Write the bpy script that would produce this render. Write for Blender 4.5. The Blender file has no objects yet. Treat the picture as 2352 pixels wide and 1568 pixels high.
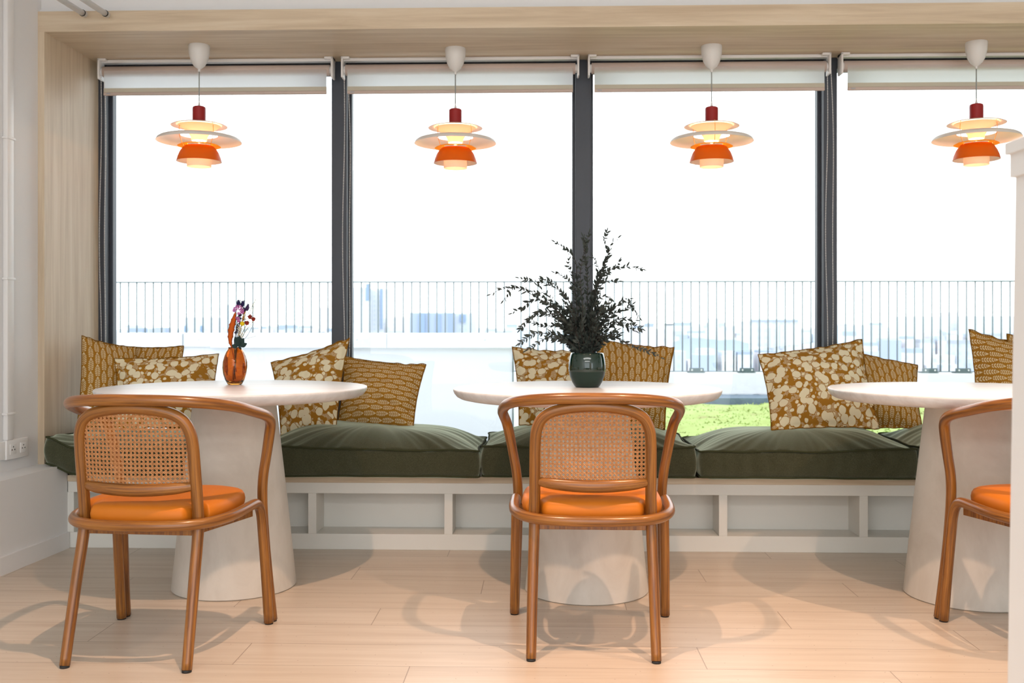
import bpy, bmesh, math, random
from mathutils import Vector, Matrix, noise
random.seed(7)
C = bpy.context.scene.collection
sc = bpy.context.scene
pi = math.pi

# ------------------------------------------------------------------ camera
FP, CX, HY, CH = 2286.7, 1176.0, 750.0, 0.965      # focal px, centre column, horizon row, eye height
TH = math.atan(0.030)                               # camera turned a touch left of the wall's normal
CT, ST = math.cos(TH), math.sin(TH)
cd = bpy.data.cameras.new('camera'); cam = bpy.data.objects.new('camera', cd); C.objects.link(cam)
cam.location = (0, 0, CH); cam.rotation_euler = (pi/2, 0, TH)
cd.lens = 35; cd.sensor_width = 36; cd.shift_y = -34/2352
cd.clip_start = 0.05; cd.clip_end = 9000
cd.dof.use_dof = True; cd.dof.focus_distance = 3.1; cd.dof.aperture_fstop = 5.6
sc.camera = cam

# ------------------------------------------------------------------ sky and exposure
w = bpy.data.worlds.new('sky'); sc.world = w; w.use_nodes = True
bg = w.node_tree.nodes['Background']
bg.inputs[0].default_value = (0.93, 0.97, 1.0, 1); bg.inputs[1].default_value = 2.35
sc.view_settings.view_transform = 'Standard'; sc.view_settings.look = 'None'
sc.view_settings.exposure = 0.32; sc.view_settings.gamma = 1.0; sc.view_settings.use_curve_mapping = False
sc.cycles.max_bounces = 10; sc.cycles.diffuse_bounces = 5; sc.cycles.transparent_max_bounces = 16
sc.cycles.sample_clamp_indirect = 6.0
sc.cycles.use_denoising = True

def to_world(xc, Z, h): return Vector((xc*CT - Z*ST, xc*ST + Z*CT, h))
def P(px, py, Z): return to_world((px-CX)/FP*Z, Z, CH-(py-HY)/FP*Z)
def PH(px, Z, h): return to_world((px-CX)/FP*Z, Z, h)
def ZY(px, Y): return Y/(CT + (px-CX)/FP*ST)
def XY(px, Y): return PH(px, ZY(px, Y), 0).x         # world x seen at column px on the plane y=Y
def HYp(px, py, Y): return P(px, py, ZY(px, Y)).z

def spot(name, loc, target, energy, col, size, blend, radius):
    l = bpy.data.lights.new(name, 'SPOT'); l.energy = energy; l.color = col
    l.spot_size = size; l.spot_blend = blend; l.shadow_soft_size = radius
    o = bpy.data.objects.new(name, l); C.objects.link(o); o.location = loc
    o.rotation_euler = (Vector(target)-Vector(loc)).to_track_quat('-Z', 'Y').to_euler(); return o
def area(name, loc, rot, sx, sy, energy, col):
    l = bpy.data.lights.new(name, 'AREA'); l.shape = 'RECTANGLE'; l.size = sx; l.size_y = sy
    l.energy = energy; l.color = col
    o = bpy.data.objects.new(name, l); C.objects.link(o); o.location = loc; o.rotation_euler = rot; return o
WARM = (1.0, 0.62, 0.41)
CEIL = 2.85
SPOTS = [((-0.50, 2.45), 120), ((0.80, 2.35), 120), ((1.80, 2.75), 100)]
for (sx_, sy_), e_ in SPOTS:
    spot('spotlight_beam', (sx_, sy_, CEIL-0.17), (sx_, sy_+0.05, 0), e_, WARM, math.radians(88), 0.7, 0.02)
area('fill_light', (0.0, -1.4, CEIL-0.05), (0, 0, 0), 4.6, 0.9, 78, (1.0, 0.985, 0.96))  # added fill lights, unseen, brightening the room from behind the camera
area('fill_light', (0.0, -4.0, CEIL-0.05), (0, 0, 0), 4.6, 0.9, 78, (1.0, 0.985, 0.96))

# ------------------------------------------------------------------ node helpers
class S:
    def __init__(s, nt, k): s.nt, s.k = nt, k
    def m(s, op, b=None, c=None):
        n = s.nt.nodes.new('ShaderNodeMath'); n.operation = op
        for i, v in enumerate((s, b, c)):
            if v is None: continue
            if isinstance(v, S): s.nt.links.new(v.k, n.inputs[i])
            else: n.inputs[i].default_value = v
        return S(s.nt, n.outputs[0])
    def __add__(s, o): return s.m('ADD', o)
    __radd__ = __add__
    def __sub__(s, o): return s.m('SUBTRACT', o)
    def __rsub__(s, o): return (s*-1)+o
    def __mul__(s, o): return s.m('MULTIPLY', o)
    __rmul__ = __mul__
    def __truediv__(s, o): return s.m('DIVIDE', o)
    def lt(s, o): return s.m('LESS_THAN', o)
    def gt(s, o): return s.m('GREATER_THAN', o)
    def abs(s): return s.m('ABSOLUTE')
    def floor(s): return s.m('FLOOR')
    def fract(s): return s.m('FRACT')
    def sin(s): return s.m('SINE')
    def mod(s, o): return s.m('FLOORED_MODULO', o)
    def smax(s, o): return s.m('MAXIMUM', o)
    def smin(s, o): return s.m('MINIMUM', o)

class M:
    def __init__(s, name, rough=0.5, spec=0.5, **kw):
        s.mat = bpy.data.materials.new(name); s.mat.use_nodes = True
        s.nt = s.mat.node_tree; s.b = s.nt.nodes['Principled BSDF']
        s.b.inputs['Roughness'].default_value = rough
        s.b.inputs['Specular IOR Level'].default_value = spec
        for k, v in kw.items(): s.b.inputs[k.replace('_', ' ')].default_value = v
    def node(s, t, **kw):
        n = s.nt.nodes.new(t)
        for k, v in kw.items(): setattr(n, k, v)
        return n
    def link(s, a, b): s.nt.links.new(a.k if isinstance(a, S) else a, b)
    def set(s, n, key, v):
        if isinstance(v, S): s.link(v, n.inputs[key])
        elif hasattr(v, 'is_output'): s.link(v, n.inputs[key])
        else: n.inputs[key].default_value = v
    def coords(s, kind='Object', attr=None):
        if attr:
            n = s.node('ShaderNodeAttribute'); n.attribute_name = attr; return n.outputs['Vector']
        if kind == 'World':
            return s.node('ShaderNodeNewGeometry').outputs['Position']
        return s.node('ShaderNodeTexCoord').outputs[kind]
    def xyz(s, v):
        n = s.node('ShaderNodeSeparateXYZ'); s.link(v, n.inputs[0]); return [S(s.nt, o) for o in n.outputs]
    def vec(s, x, y, z=0.0):
        n = s.node('ShaderNodeCombineXYZ')
        for i, v in enumerate((x, y, z)): s.set(n, i, v)
        return n.outputs[0]
    def scale(s, v, sc_):
        n = s.node('ShaderNodeMapping'); s.link(v, n.inputs[0]); n.inputs['Scale'].default_value = sc_; return n.outputs[0]
    def noise(s, v, scale, detail=3, rough=0.5, dist=0.0):
        n = s.node('ShaderNodeTexNoise'); s.link(v, n.inputs['Vector'])
        n.inputs['Scale'].default_value = scale; n.inputs['Detail'].default_value = detail
        n.inputs['Roughness'].default_value = rough; n.inputs['Distortion'].default_value = dist
        return S(s.nt, n.outputs[0])
    def voronoi(s, v, scale, feature='F1', dim='2D', rnd=1.0):
        n = s.node('ShaderNodeTexVoronoi', feature=feature, voronoi_dimensions=dim); s.link(v, n.inputs['Vector'])
        n.inputs['Scale'].default_value = scale; n.inputs['Randomness'].default_value = rnd
        return S(s.nt, n.outputs['Distance'])
    def ramp(s, f, stops):
        n = s.node('ShaderNodeValToRGB'); s.link(f, n.inputs[0]); e = n.color_ramp.elements
        while len(e) < len(stops): e.new(0.5)
        for i, (p, c) in enumerate(stops): e[i].position = p; e[i].color = (*c, 1)
        return n.outputs[0]
    def mix(s, f, a, b, mode='MIX'):
        n = s.node('ShaderNodeMix', data_type='RGBA', blend_type=mode)
        for k, v in ((0, f), (6, a), (7, b)):
            if isinstance(v, tuple): n.inputs[k].default_value = (*v, 1)
            else: s.set(n, k, v)
        return n.outputs[2]
    def color(s, c):
        if isinstance(c, tuple): s.b.inputs['Base Color'].default_value = (*c, 1)
        else: s.link(c, s.b.inputs['Base Color'])
    def bump(s, h, strength=0.3, dist=0.002):
        n = s.node('ShaderNodeBump'); s.link(h, n.inputs['Height'])
        n.inputs['Strength'].default_value = strength; n.inputs['Distance'].default_value = dist
        s.link(n.outputs[0], s.b.inputs['Normal'])

def plain(name, c, rough=0.5, spec=0.5, nz=0.04, **kw):
    m = M(name, rough, spec, **kw); co = m.coords('Object')
    f = m.noise(co, 6, 3)
    m.color(m.mix(f, tuple(v*(1-nz) for v in c), tuple(min(1, v*(1+nz)) for v in c)))
    return m.mat

MT = {}
# chair timber: grain runs along every bent tube (attribute written by the tube maker)
m = M('chair_timber', 0.30, 0.5, Coat_Weight=0.15, Coat_Roughness=0.15); g = m.coords(attr='grain')
f = m.noise(m.scale(g, (130, 130, 4.0)), 1.0, 5, 0.65, 0.5); f2 = m.noise(m.scale(g, (520, 520, 16)), 1.0, 2, 0.6)
col = m.ramp(f, [(0.34, (0.125, 0.042, 0.008)), (0.47, (0.25, 0.092, 0.014)), (0.62, (0.40, 0.165, 0.026))])
m.color(m.mix(f2*0.45, col, (0.13, 0.048, 0.012))); m.bump(f2, 0.12, 0.0006); MT['wood'] = m.mat
# pale oak cladding (beam, soffit, reveal) grain along x or z
def oak(name, sc_, tint=1.0, rough=0.45):
    m = M(name, rough, 0.4); g = m.coords('World')
    f = m.noise(m.scale(g, sc_), 1.0, 5, 0.6, 0.5); f2 = m.noise(m.scale(g, tuple(v*5 for v in sc_)), 1.0, 2, 0.6)
    col = m.ramp(f, [(0.3, (0.55*tint, 0.44*tint, 0.31*tint)), (0.55, (0.69*tint, 0.58*tint, 0.43*tint)), (0.75, (0.76*tint, 0.67*tint, 0.53*tint))])
    m.color(m.mix(f2*0.25, col, (0.50*tint, 0.38*tint, 0.25*tint))); m.bump(f2, 0.05, 0.0005)
    return m.mat
MT['oak_x'] = oak('pale_oak_cladding', (1.6, 30, 30))
MT['oak_z'] = oak('pale_oak_reveal', (26, 26, 1.4))
# floor planks
m = M('oak_floor_planks', 0.33, 0.5); x, y, z = m.xyz(m.coords('World'))
PW, PL = 0.193, 1.35
row = ((y+0.075)/PW).floor()
off = (row*0.377).fract()*PL
xx = (x+off)/PL; col_i = xx.floor()
ex = (xx.fract()-0.5).abs(); ey = ((((y+0.075)/PW).fract())-0.5).abs()
seam = ex.gt(0.5-0.0011).smax(ey.gt(0.5-0.0065))
rv = ((row*12.9898+col_i*78.233).sin()*43758.5453).fract()
vv = m.vec(x*1.3+rv*7, y*26, rv*9)
f = m.noise(vv, 1.0, 5, 0.6, 0.6); f2 = m.noise(m.vec(x*7+rv*3, y*150, rv*5), 1.0, 2)
col = m.ramp(f, [(0.28, (0.50, 0.42, 0.34)), (0.55, (0.61, 0.54, 0.455)), (0.8, (0.67, 0.605, 0.52))])
col = m.mix(rv*0.35, col, (0.54, 0.46, 0.365)); col = m.mix(f2*0.22, col, (0.48, 0.38, 0.28))
sp = m.voronoi(m.vec(x, y), 9.0); col = m.mix(sp.lt(0.018)*0.5, col, (0.20, 0.13, 0.08))
m.color(m.mix(seam*0.62, col, (0.17, 0.11, 0.07))); m.bump((seam*-1.0)+f2*0.1, 0.35, 0.0012); MT['floor'] = m.mat

MT['white'] = plain('white_wall_paint', (0.79, 0.80, 0.81), 0.6, 0.3, 0.015)
MT['joinery'] = plain('white_joinery_paint', (0.74, 0.74, 0.70), 0.4, 0.4, 0.015)
MT['plastic'] = plain('white_plastic', (0.82, 0.82, 0.82), 0.35, 0.5, 0.01)
MT['hole'] = plain('socket_dark_hole', (0.02, 0.02, 0.02), 0.6)
MT['frame'] = plain('anthracite_window_frame', (0.040, 0.048, 0.066), 0.42, 0.5, 0.05)
MT['gap'] = plain('grey_shadow_gap_trim', (0.42, 0.43, 0.46), 0.5)
MT['blind_tube'] = plain('beige_blind_roll', (0.60, 0.50, 0.45), 0.8, 0.2)
MT['metal'] = plain('brushed_steel', (0.6, 0.62, 0.64), 0.35, 0.5, Metallic=1.0)
MT['rail'] = plain('galvanised_grey_rail', (0.085, 0.125, 0.14), 0.5)
MT['render'] = plain('white_coated_panel', (0.62, 0.66, 0.72), 0.55, 0.4, 0.02)
MT['parapet'] = plain('white_rendered_parapet', (0.70, 0.71, 0.73), 0.8, 0.3, 0.04)
MT['margin'] = plain('slate_blue_roof_margin', (0.13, 0.18, 0.24), 0.7, 0.3, 0.35)
# glass
m = M('window_glass'); nt = m.nt; nt.nodes.remove(m.b)
tr = m.node('ShaderNodeBsdfTransparent'); tr.inputs[0].default_value = (0.97, 0.985, 0.98, 1)
gl = m.node('ShaderNodeBsdfGlossy'); gl.inputs['Roughness'].default_value = 0.0
fr = m.node('ShaderNodeFresnel'); fr.inputs[0].default_value = 1.45
mx = m.node('ShaderNodeMixShader'); m.link(fr.outputs[0], mx.inputs[0]); m.link(tr.outputs[0], mx.inputs[1]); m.link(gl.outputs[0], mx.inputs[2])
m.link(mx.outputs[0], nt.nodes['Material Output'].inputs[0]); MT['glass'] = m.mat
# blind fabric: diffuse + translucent
def cloth(name, c, t):
    m = M(name); nt = m.nt; nt.nodes.remove(m.b)
    d = m.node('ShaderNodeBsdfDiffuse'); d.inputs[0].default_value = (*c, 1)
    q = m.node('ShaderNodeBsdfTranslucent'); q.inputs[0].default_value = (*c, 1)
    wv = m.noise(m.scale(m.coords('Object'), (900, 900, 900)), 1.0, 1)
    mx = m.node('ShaderNodeMixShader'); m.set(mx, 0, wv*0.1+(t-0.05)); m.link(d.outputs[0], mx.inputs[1]); m.link(q.outputs[0], mx.inputs[2])
    m.link(mx.outputs[0], nt.nodes['Material Output'].inputs[0]); return m.mat
MT['blind'] = cloth('white_blind_fabric', (0.96, 0.96, 0.96), 0.85)
MT['hem'] = cloth('cream_blind_hem', (0.74, 0.70, 0.60), 0.4)
# table tops: whitewashed timber; pedestal: mineral plaster with stains
m = M('whitewashed_table_top', 0.38, 0.45); g = m.coords('Object')
f = m.noise(m.scale(g, (3, 34, 34)), 1.0, 5, 0.6, 0.4)
m.color(m.ramp(f, [(0.3, (0.60, 0.60, 0.61)), (0.55, (0.69, 0.71, 0.73)), (0.8, (0.74, 0.76, 0.79))])); m.bump(f, 0.05, 0.0005); MT['top'] = m.mat
m = M('mineral_plaster', 0.62, 0.3); g = m.coords('Object')
f = m.noise(m.scale(g, (5, 5, 3)), 1.0, 6, 0.6, 0.6); f2 = m.noise(m.scale(g, (9, 9, 9)), 1.0, 3, 0.6)
col = m.ramp(f, [(0.3, (0.54, 0.51, 0.46)), (0.6, (0.66, 0.64, 0.59))])
m.color(m.mix(f2.gt(0.73)*0.3, col, (0.38, 0.33, 0.24))); m.bump(f, 0.12, 0.003); MT['plaster'] = m.mat
# green cushion cloth
m = M('olive_green_cloth', 0.95, 0.1, Sheen_Weight=1.0, Sheen_Roughness=0.5, Sheen_Tint=(0.88, 1.0, 0.80, 1)); g = m.coords('Object')
a = m.noise(m.scale(g, (260, 900, 900)), 1.0, 2); b = m.noise(m.scale(g, (900, 260, 260)), 1.0, 2); n0 = m.noise(g, 14, 4)
wv = (a+b)*0.5
col = m.ramp(wv, [(0.35, (0.020, 0.021, 0.010)), (0.5, (0.047, 0.049, 0.026)), (0.68, (0.105, 0.105, 0.065))])
m.color(m.mix(n0*0.5, col, (0.050, 0.053, 0.028))); m.bump(wv, 0.25, 0.001); MT['green'] = m.mat
MT['green_pipe'] = plain('olive_green_piping', (0.05, 0.056, 0.028), 0.9, 0.1)
# seat leather
m = M('orange_seat_cover', 0.5, 0.35); g = m.coords('Object'); n0 = m.noise(g, 9, 4)
m.color(m.mix(n0, (0.56, 0.155, 0.007), (0.66, 0.205, 0.011))); m.bump(m.noise(g, 300, 2), 0.1, 0.0005); MT['orange_seat'] = m.mat
m = M('cane_strands', 0.5, 0.4); g = m.coords('Object'); n0 = m.noise(g, 160, 2)
m.color(m.ramp(n0, [(0.35, (0.42, 0.185, 0.065)), (0.65, (0.60, 0.30, 0.125))])); MT['cane'] = m.mat
# printed pillow cloths
def wheat(name, swap):
    m = M(name, 0.9, 0.1); u, v, _ = m.xyz(m.coords('UV'))
    if swap: u, v = v, u
    nzz = m.noise(m.vec(u, v), 30, 2)
    u = u + (nzz-0.5)*0.003; W, H = 0.0285, 0.0610
    ci = (u/W).floor(); a = ((u/W).fract()-0.5).abs()
    b = (v/H + ci*0.5).fract()
    env = (((b-0.42)*2.3).abs().m('POWER', 4.0)*-0.22+0.37)
    leaf = ((b*7.0*2*pi) - a*11.0).sin().gt(-0.15)*a.lt(env)*a.gt(0.035)*b.gt(0.05)*b.lt(0.80)
    tip = a.lt((b*-1.0+0.995)*1.25)*b.gt(0.83)
    stem = a.lt(0.02)*b.lt(0.85)
    k = leaf.smax(tip)
    base = m.mix(m.noise(m.vec(u, v), 8, 3), (0.31, 0.140, 0.016), (0.41, 0.200, 0.028))
    m.color(m.mix(k*0.86, base, (0.76, 0.66, 0.42)))
    m.bump(m.noise(m.vec(u, v), 900, 1), 0.2, 0.0006); return m.mat
MT['wheat_v'] = wheat('mustard_wheat_print', False); MT['wheat_h'] = wheat('mustard_wheat_print_turned', True)
m = M('cream_pebble_print', 0.9, 0.1); uv = m.coords('UV'); u, v, _ = m.xyz(uv)
d1 = m.noise(uv, 22, 2); d2 = m.noise(m.vec(v+3.1, u), 22, 2)
uw = u+(d1-0.5)*0.022; vw = v+(d2-0.5)*0.022
v1 = m.voronoi(m.vec(uw, vw), 21.0, rnd=1.0); v2 = m.voronoi(m.vec(uw+0.37, vw+0.91), 30.0, rnd=1.0)
blob = v1.lt(0.375).smax(v2.lt(0.235)*v1.gt(0.43))
tw = m.voronoi(m.vec(u, v), 190.0, 'DISTANCE_TO_EDGE').lt(0.12)*v1.gt(0.40)*v2.gt(0.27)*m.noise(uv, 34, 1).gt(0.54)
k = blob.smax(tw*0.75)
m.color(m.mix(k, (0.36, 0.170, 0.022), (0.80, 0.74, 0.53))); m.bump(m.noise(uv, 900, 1), 0.2, 0.0006); MT['floral'] = m.mat
MT['pillow_edge'] = plain('brown_pillow_piping', (0.25, 0.12, 0.018), 0.9, 0.1)
# lamps
MT['lamp_white'] = plain('matt_white_lampshade', (0.82, 0.78, 0.74), 0.42, 0.4, 0.01)
MT['lamp_opal'] = cloth('opal_reflector', (0.90, 0.80, 0.72), 0.45)
MT['lamp_amber'] = cloth('amber_opal_ring', (0.97, 0.66, 0.14), 0.55)
MT['lamp_cup'] = plain('white_ceiling_cup', (0.74, 0.74, 0.73), 0.4, 0.5, 0.01)
MT['lamp_red'] = plain('red_lamp_cap', (0.34, 0.012, 0.014), 0.42, 0.5, 0.03)
MT['lamp_orange'] = plain('orange_lampshade', (0.74, 0.125, 0.002), 0.45, 0.25, 0.02)
MT['lamp_yellow'] = plain('amber_lamp_ring', (0.90, 0.42, 0.05), 0.4, 0.5, 0.02)
MT['cable'] = plain('pale_grey_cable', (0.30, 0.32, 0.31), 0.5)
m = M('lamp_bulb'); m.b.inputs['Emission Color'].default_value = (1, 0.62, 0.30, 1); m.b.inputs['Emission Strength'].default_value = 14; MT['bulb'] = m.mat
# pot, vase, plants
MT['pot'] = plain('dark_green_glaze', (0.004, 0.022, 0.016), 0.08, 0.6, 0.2, Coat_Weight=0.4, Coat_Roughness=0.03)
MT['pot_low'] = plain('dark_green_satin_glaze', (0.008, 0.028, 0.022), 0.32, 0.4, 0.1)
MT['soil'] = plain('brown_potting_soil', (0.08, 0.035, 0.02), 0.9, 0.2, 0.4)
MT['leaf'] = plain('dark_eucalyptus_leaf', (0.042, 0.056, 0.050), 0.55, 0.35, 0.35)
MT['stem'] = plain('dark_twig', (0.045, 0.035, 0.03), 0.7, 0.3, 0.2)
m = M('amber_glass', 0.03, 0.5, Transmission_Weight=1.0, IOR=1.45); g = m.coords('Object'); x, y, z = m.xyz(g)
r_ = ((x-0.012)*(x-0.012)+(z-0.028)*(z-0.028)).m('SQRT'); arcs = (r_*360.0).sin().gt(0.93)
m.color(m.mix(m.noise(m.scale(g, (10, 10, 6)), 1.0, 2)*0.8+arcs*0.1, (0.90, 0.40, 0.07), (0.42, 0.12, 0.02)))
m.bump(arcs, 0.5, 0.002); MT['amber'] = m.mat
for k_, c_ in dict(purple=(0.07, 0.045, 0.13), pink=(0.62, 0.20, 0.50), rust=(0.58, 0.11, 0.015), yellow=(0.75, 0.55, 0.02), dred=(0.33, 0.045, 0.025),
                   cream=(0.72, 0.65, 0.45), teal=(0.028, 0.05, 0.048), oat=(0.40, 0.38, 0.16), ochre=(0.55, 0.25, 0.03), navy=(0.03, 0.025, 0.10)).items():
    MT[k_] = plain('dried_%s_flower' % k_, c_, 0.85, 0.15, 0.25)
# outdoors
m = M('sedum_turf', 0.9, 0.1); g = m.coords('World'); n0 = m.noise(g, 2.6, 5, 0.6); n1 = m.noise(g, 16, 3)
col = m.ramp(n0, [(0.30, (0.26, 0.19, 0.10)), (0.42, (0.27, 0.33, 0.10)), (0.6, (0.33, 0.44, 0.14)), (0.8, (0.46, 0.44, 0.20))])
m.color(m.mix(n1*0.6, col, (0.42, 0.50, 0.22))); MT['turf'] = m.mat
MT['gravel'] = plain('pale_roof_paving', (0.58, 0.56, 0.53), 0.9, 0.2, 0.4)
MT['cityground'] = plain('pale_city_ground', (0.42, 0.46, 0.52), 0.9, 0.2, 0.15)
def facade(name, wall, win, su=3.2, sv=3.0, a_=0.30, b_=0.28):  # city haze is put into these pale bluish colours
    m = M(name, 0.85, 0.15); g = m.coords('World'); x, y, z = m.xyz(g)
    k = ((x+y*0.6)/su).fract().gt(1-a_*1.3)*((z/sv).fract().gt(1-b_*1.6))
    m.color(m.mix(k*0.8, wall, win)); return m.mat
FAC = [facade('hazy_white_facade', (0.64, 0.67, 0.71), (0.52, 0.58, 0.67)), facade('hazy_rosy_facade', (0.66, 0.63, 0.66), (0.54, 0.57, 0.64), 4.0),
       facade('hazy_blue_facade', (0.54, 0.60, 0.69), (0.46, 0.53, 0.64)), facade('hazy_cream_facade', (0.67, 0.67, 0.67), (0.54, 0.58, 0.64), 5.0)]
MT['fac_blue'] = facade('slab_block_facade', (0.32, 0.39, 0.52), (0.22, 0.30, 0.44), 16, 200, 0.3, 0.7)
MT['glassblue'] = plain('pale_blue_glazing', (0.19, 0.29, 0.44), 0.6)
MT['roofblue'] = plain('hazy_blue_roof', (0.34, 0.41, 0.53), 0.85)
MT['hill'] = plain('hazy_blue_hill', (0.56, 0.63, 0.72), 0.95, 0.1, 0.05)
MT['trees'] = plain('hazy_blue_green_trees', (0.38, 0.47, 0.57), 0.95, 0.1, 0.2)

# ------------------------------------------------------------------ object helpers
def wmat(o):
    mm = o.matrix_basis.copy()
    return wmat(o.parent) @ mm if o.parent else mm
def tag(o, label=None, cat=None, group=None, kind=None):
    if label: o['label'] = label
    if cat: o['category'] = cat
    if group: o['group'] = group
    if kind: o['kind'] = kind
    return o
def thing(name, loc, label, cat, group=None, rz=0.0):
    o = bpy.data.objects.new(name, None); C.objects.link(o); o.location = loc; o.rotation_euler = (0, 0, rz)
    o.empty_display_size = 0.1
    return tag(o, label, cat, group)
def mk(name, vs, fs, mat, parent=None, origin=None, smooth=True, uv=None, grain=None, local=False):
    """vs in world coordinates (or in the parent's frame with local=True)."""
    me = bpy.data.meshes.new(name)
    vs = [Vector(v) for v in vs]
    loc = Vector((0, 0, 0))
    if parent is not None and not local:
        inv = wmat(parent).inverted(); vs = [inv @ v for v in vs]
    if origin is not None:
        loc = Vector(origin) if parent is None else (wmat(parent).inverted() @ Vector(origin))
        vs = [v-loc for v in vs]
    me.from_pydata([tuple(v) for v in vs], [], fs)
    if uv is not None:
        l = me.uv_layers.new(name='UVMap')
        for i, lp in enumerate(me.loops): l.data[i].uv = uv[lp.vertex_index]
    if grain is not None:
        at = me.attributes.new('grain', 'FLOAT_VECTOR', 'POINT')
        for i, gv in enumerate(grain): at.data[i].vector = gv
    me.materials.append(mat)
    if smooth: me.polygons.foreach_set('use_smooth', [True]*len(me.polygons))
    o = bpy.data.objects.new(name, me); C.objects.link(o); o.location = loc; o.parent = parent
    return o
class B:
    """collects geometry for ONE mesh"""
    def __init__(s): s.v, s.f, s.g = [], [], []
    def add(s, vs, fs, g=None):
        n = len(s.v); s.v += [Vector(v) for v in vs]; s.f += [tuple(i+n for i in f) for f in fs]
        s.g += g if g else [Vector(v)*1.0 for v in vs]
        return s
    def box(s, x0, x1, y0, y1, z0, z1, bev=0.0, seg=2):
        if bev <= 0:
            s.add([(x0,y0,z0),(x1,y0,z0),(x1,y1,z0),(x0,y1,z0),(x0,y0,z1),(x1,y0,z1),(x1,y1,z1),(x0,y1,z1)],
                  [(3,2,1,0),(4,5,6,7),(0,1,5,4),(1,2,6,5),(2,3,7,6),(3,0,4,7)])
        else:
            bm = bmesh.new(); bmesh.ops.create_cube(bm, size=1.0)
            for v in bm.verts: v.co = Vector(((x0+x1)/2+v.co.x*(x1-x0), (y0+y1)/2+v.co.y*(y1-y0), (z0+z1)/2+v.co.z*(z1-z0)))
            bmesh.ops.bevel(bm, geom=bm.edges[:], offset=bev, segments=seg, profile=0.5, affect='EDGES')
            bm.verts.index_update()
            s.add([v.co.copy() for v in bm.verts], [tuple(v.index for v in f.verts) for f in bm.faces]); bm.free()
        return s
    def prism(s, poly, z0, z1):          # poly: list of (x,y) counter-clockwise
        n = len(poly)
        s.add([(p[0], p[1], z0) for p in poly]+[(p[0], p[1], z1) for p in poly],
              [tuple(range(n-1, -1, -1)), tuple(range(n, 2*n))]+[(i, (i+1) % n, (i+1) % n+n, i+n) for i in range(n)])
        return s
    def lathe(s, prof, c=(0, 0, 0), seg=48):   # prof: list (r,z) ; r=0 closes
        c = Vector(c); vs, fs = [], []; rows = []
        for r, z in prof:
            if r <= 1e-6: rows.append([len(vs)]*seg); vs.append(c+Vector((0, 0, z)))
            else:
                rows.append(list(range(len(vs), len(vs)+seg)))
                for i in range(seg):
                    a = 2*pi*i/seg; vs.append(c+Vector((r*math.cos(a), r*math.sin(a), z)))
        for a, b in zip(rows[:-1], rows[1:]):
            for i in range(seg):
                q = [a[i], a[(i+1) % seg], b[(i+1) % seg], b[i]]
                q2 = []
                for k in q:
                    if k not in q2: q2.append(k)
                if len(q2) > 2: fs.append(tuple(q2))
        return s.add(vs, fs)
    def tube(s, pts, r, seg=14, smooth=0, cap=True, flat=1.0, part=None):
        pts = [Vector(p) for p in pts]; rr = r if isinstance(r, (list, tuple)) else [r]*len(pts)
        if smooth: pts, rr = catmull(pts, rr, smooth)
        n = len(pts); T = []
        for i in range(n):
            t = pts[min(i+1, n-1)]-pts[max(i-1, 0)]; T.append(t.normalized() if t.length > 1e-9 else Vector((0, 0, 1)))
        up = Vector((0, 0, 1)) if abs(T[0].z) < 0.9 else Vector((0, 1, 0))
        N = (up-T[0]*up.dot(T[0])).normalized(); vs, fs, g = [], [], []; L = 0; off = Vector((len(s.v)*0.37 % 3, rr[0]*500 % 3, pts[0].x*7 % 5))
        for i in range(n):
            if i: L += (pts[i]-pts[i-1]).length; N = (N-T[i]*N.dot(T[i])).normalized()
            Bn = T[i].cross(N)
            for k in range(seg):
                a = 2*pi*k/seg
                vs.append(pts[i]+(N*math.cos(a)+Bn*math.sin(a)*flat)*rr[i]); g.append(Vector((math.cos(a)*rr[i], math.sin(a)*rr[i], L))+off)
        if part:
            a_, b_ = part; vs = vs[a_*seg:(b_+1)*seg]; g = g[a_*seg:(b_+1)*seg]; n = b_-a_+1
        for i in range(n-1):
            for k in range(seg):
                k2 = (k+1) % seg; fs.append((i*seg+k, i*seg+k2, (i+1)*seg+k2, (i+1)*seg+k))
        if cap is True or cap == 'start': fs.append(tuple(range(seg-1, -1, -1)))
        if cap is True or cap == 'end': fs.append(tuple((n-1)*seg+k for k in range(seg)))
        return s.add(vs, fs, g)
    def sphere(s, c, r, nu=12, nv=8, sz=1.0):
        return s.lathe([(r*math.sin(pi*i/nv), -r*sz*math.cos(pi*i/nv)) for i in range(nv+1)], c, nu)
    def out(s, name, mat, parent=None, origin=None, smooth=True, local=False):
        return mk(name, s.v, s.f, mat, parent, origin, smooth, grain=s.g, local=local)
def catmull(pts, rr, k):
    P_ = [pts[0]*2-pts[1]]+pts+[pts[-1]*2-pts[-2]]; R_ = [rr[0]]+list(rr)+[rr[-1]]; o, ro = [], []
    for i in range(1, len(P_)-2):
        for j in range(k):
            t = j/k; a, b, c, d = P_[i-1:i+3]
            o.append(0.5*((2*b)+(c-a)*t+(2*a-5*b+4*c-d)*t*t+(3*b-a-3*c+d)*t**3)); ro.append(R_[i]+(R_[i+1]-R_[i])*t)
    o.append(pts[-1]); ro.append(rr[-1]); return o, ro
def split_tube(pts, k, cut, r, name_mid, name_end, mat, parent, mid_keep):
    """one smooth run cut at height `cut` into a middle piece and two ends that meet exactly"""
    rr = r if isinstance(r, (list, tuple)) else [r]*len(pts)
    P_, R_ = catmull([Vector(p) for p in pts], rr, k)
    hi = [i for i, p in enumerate(P_) if p.z >= cut]; a, b = hi[0], hi[-1]
    mid = B().tube(P_, R_, 16, cap=False, part=(a, b)).out(name_mid, mat, parent, local=True)
    e1 = B().tube(P_, R_, 16, cap='start', part=(0, a)).out(name_end, mat, parent, local=True)
    e2 = B().tube(P_, R_, 16, cap='end', part=(b, len(P_)-1)).out(name_end, mat, parent, local=True)
    return mid, e1, e2
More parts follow.
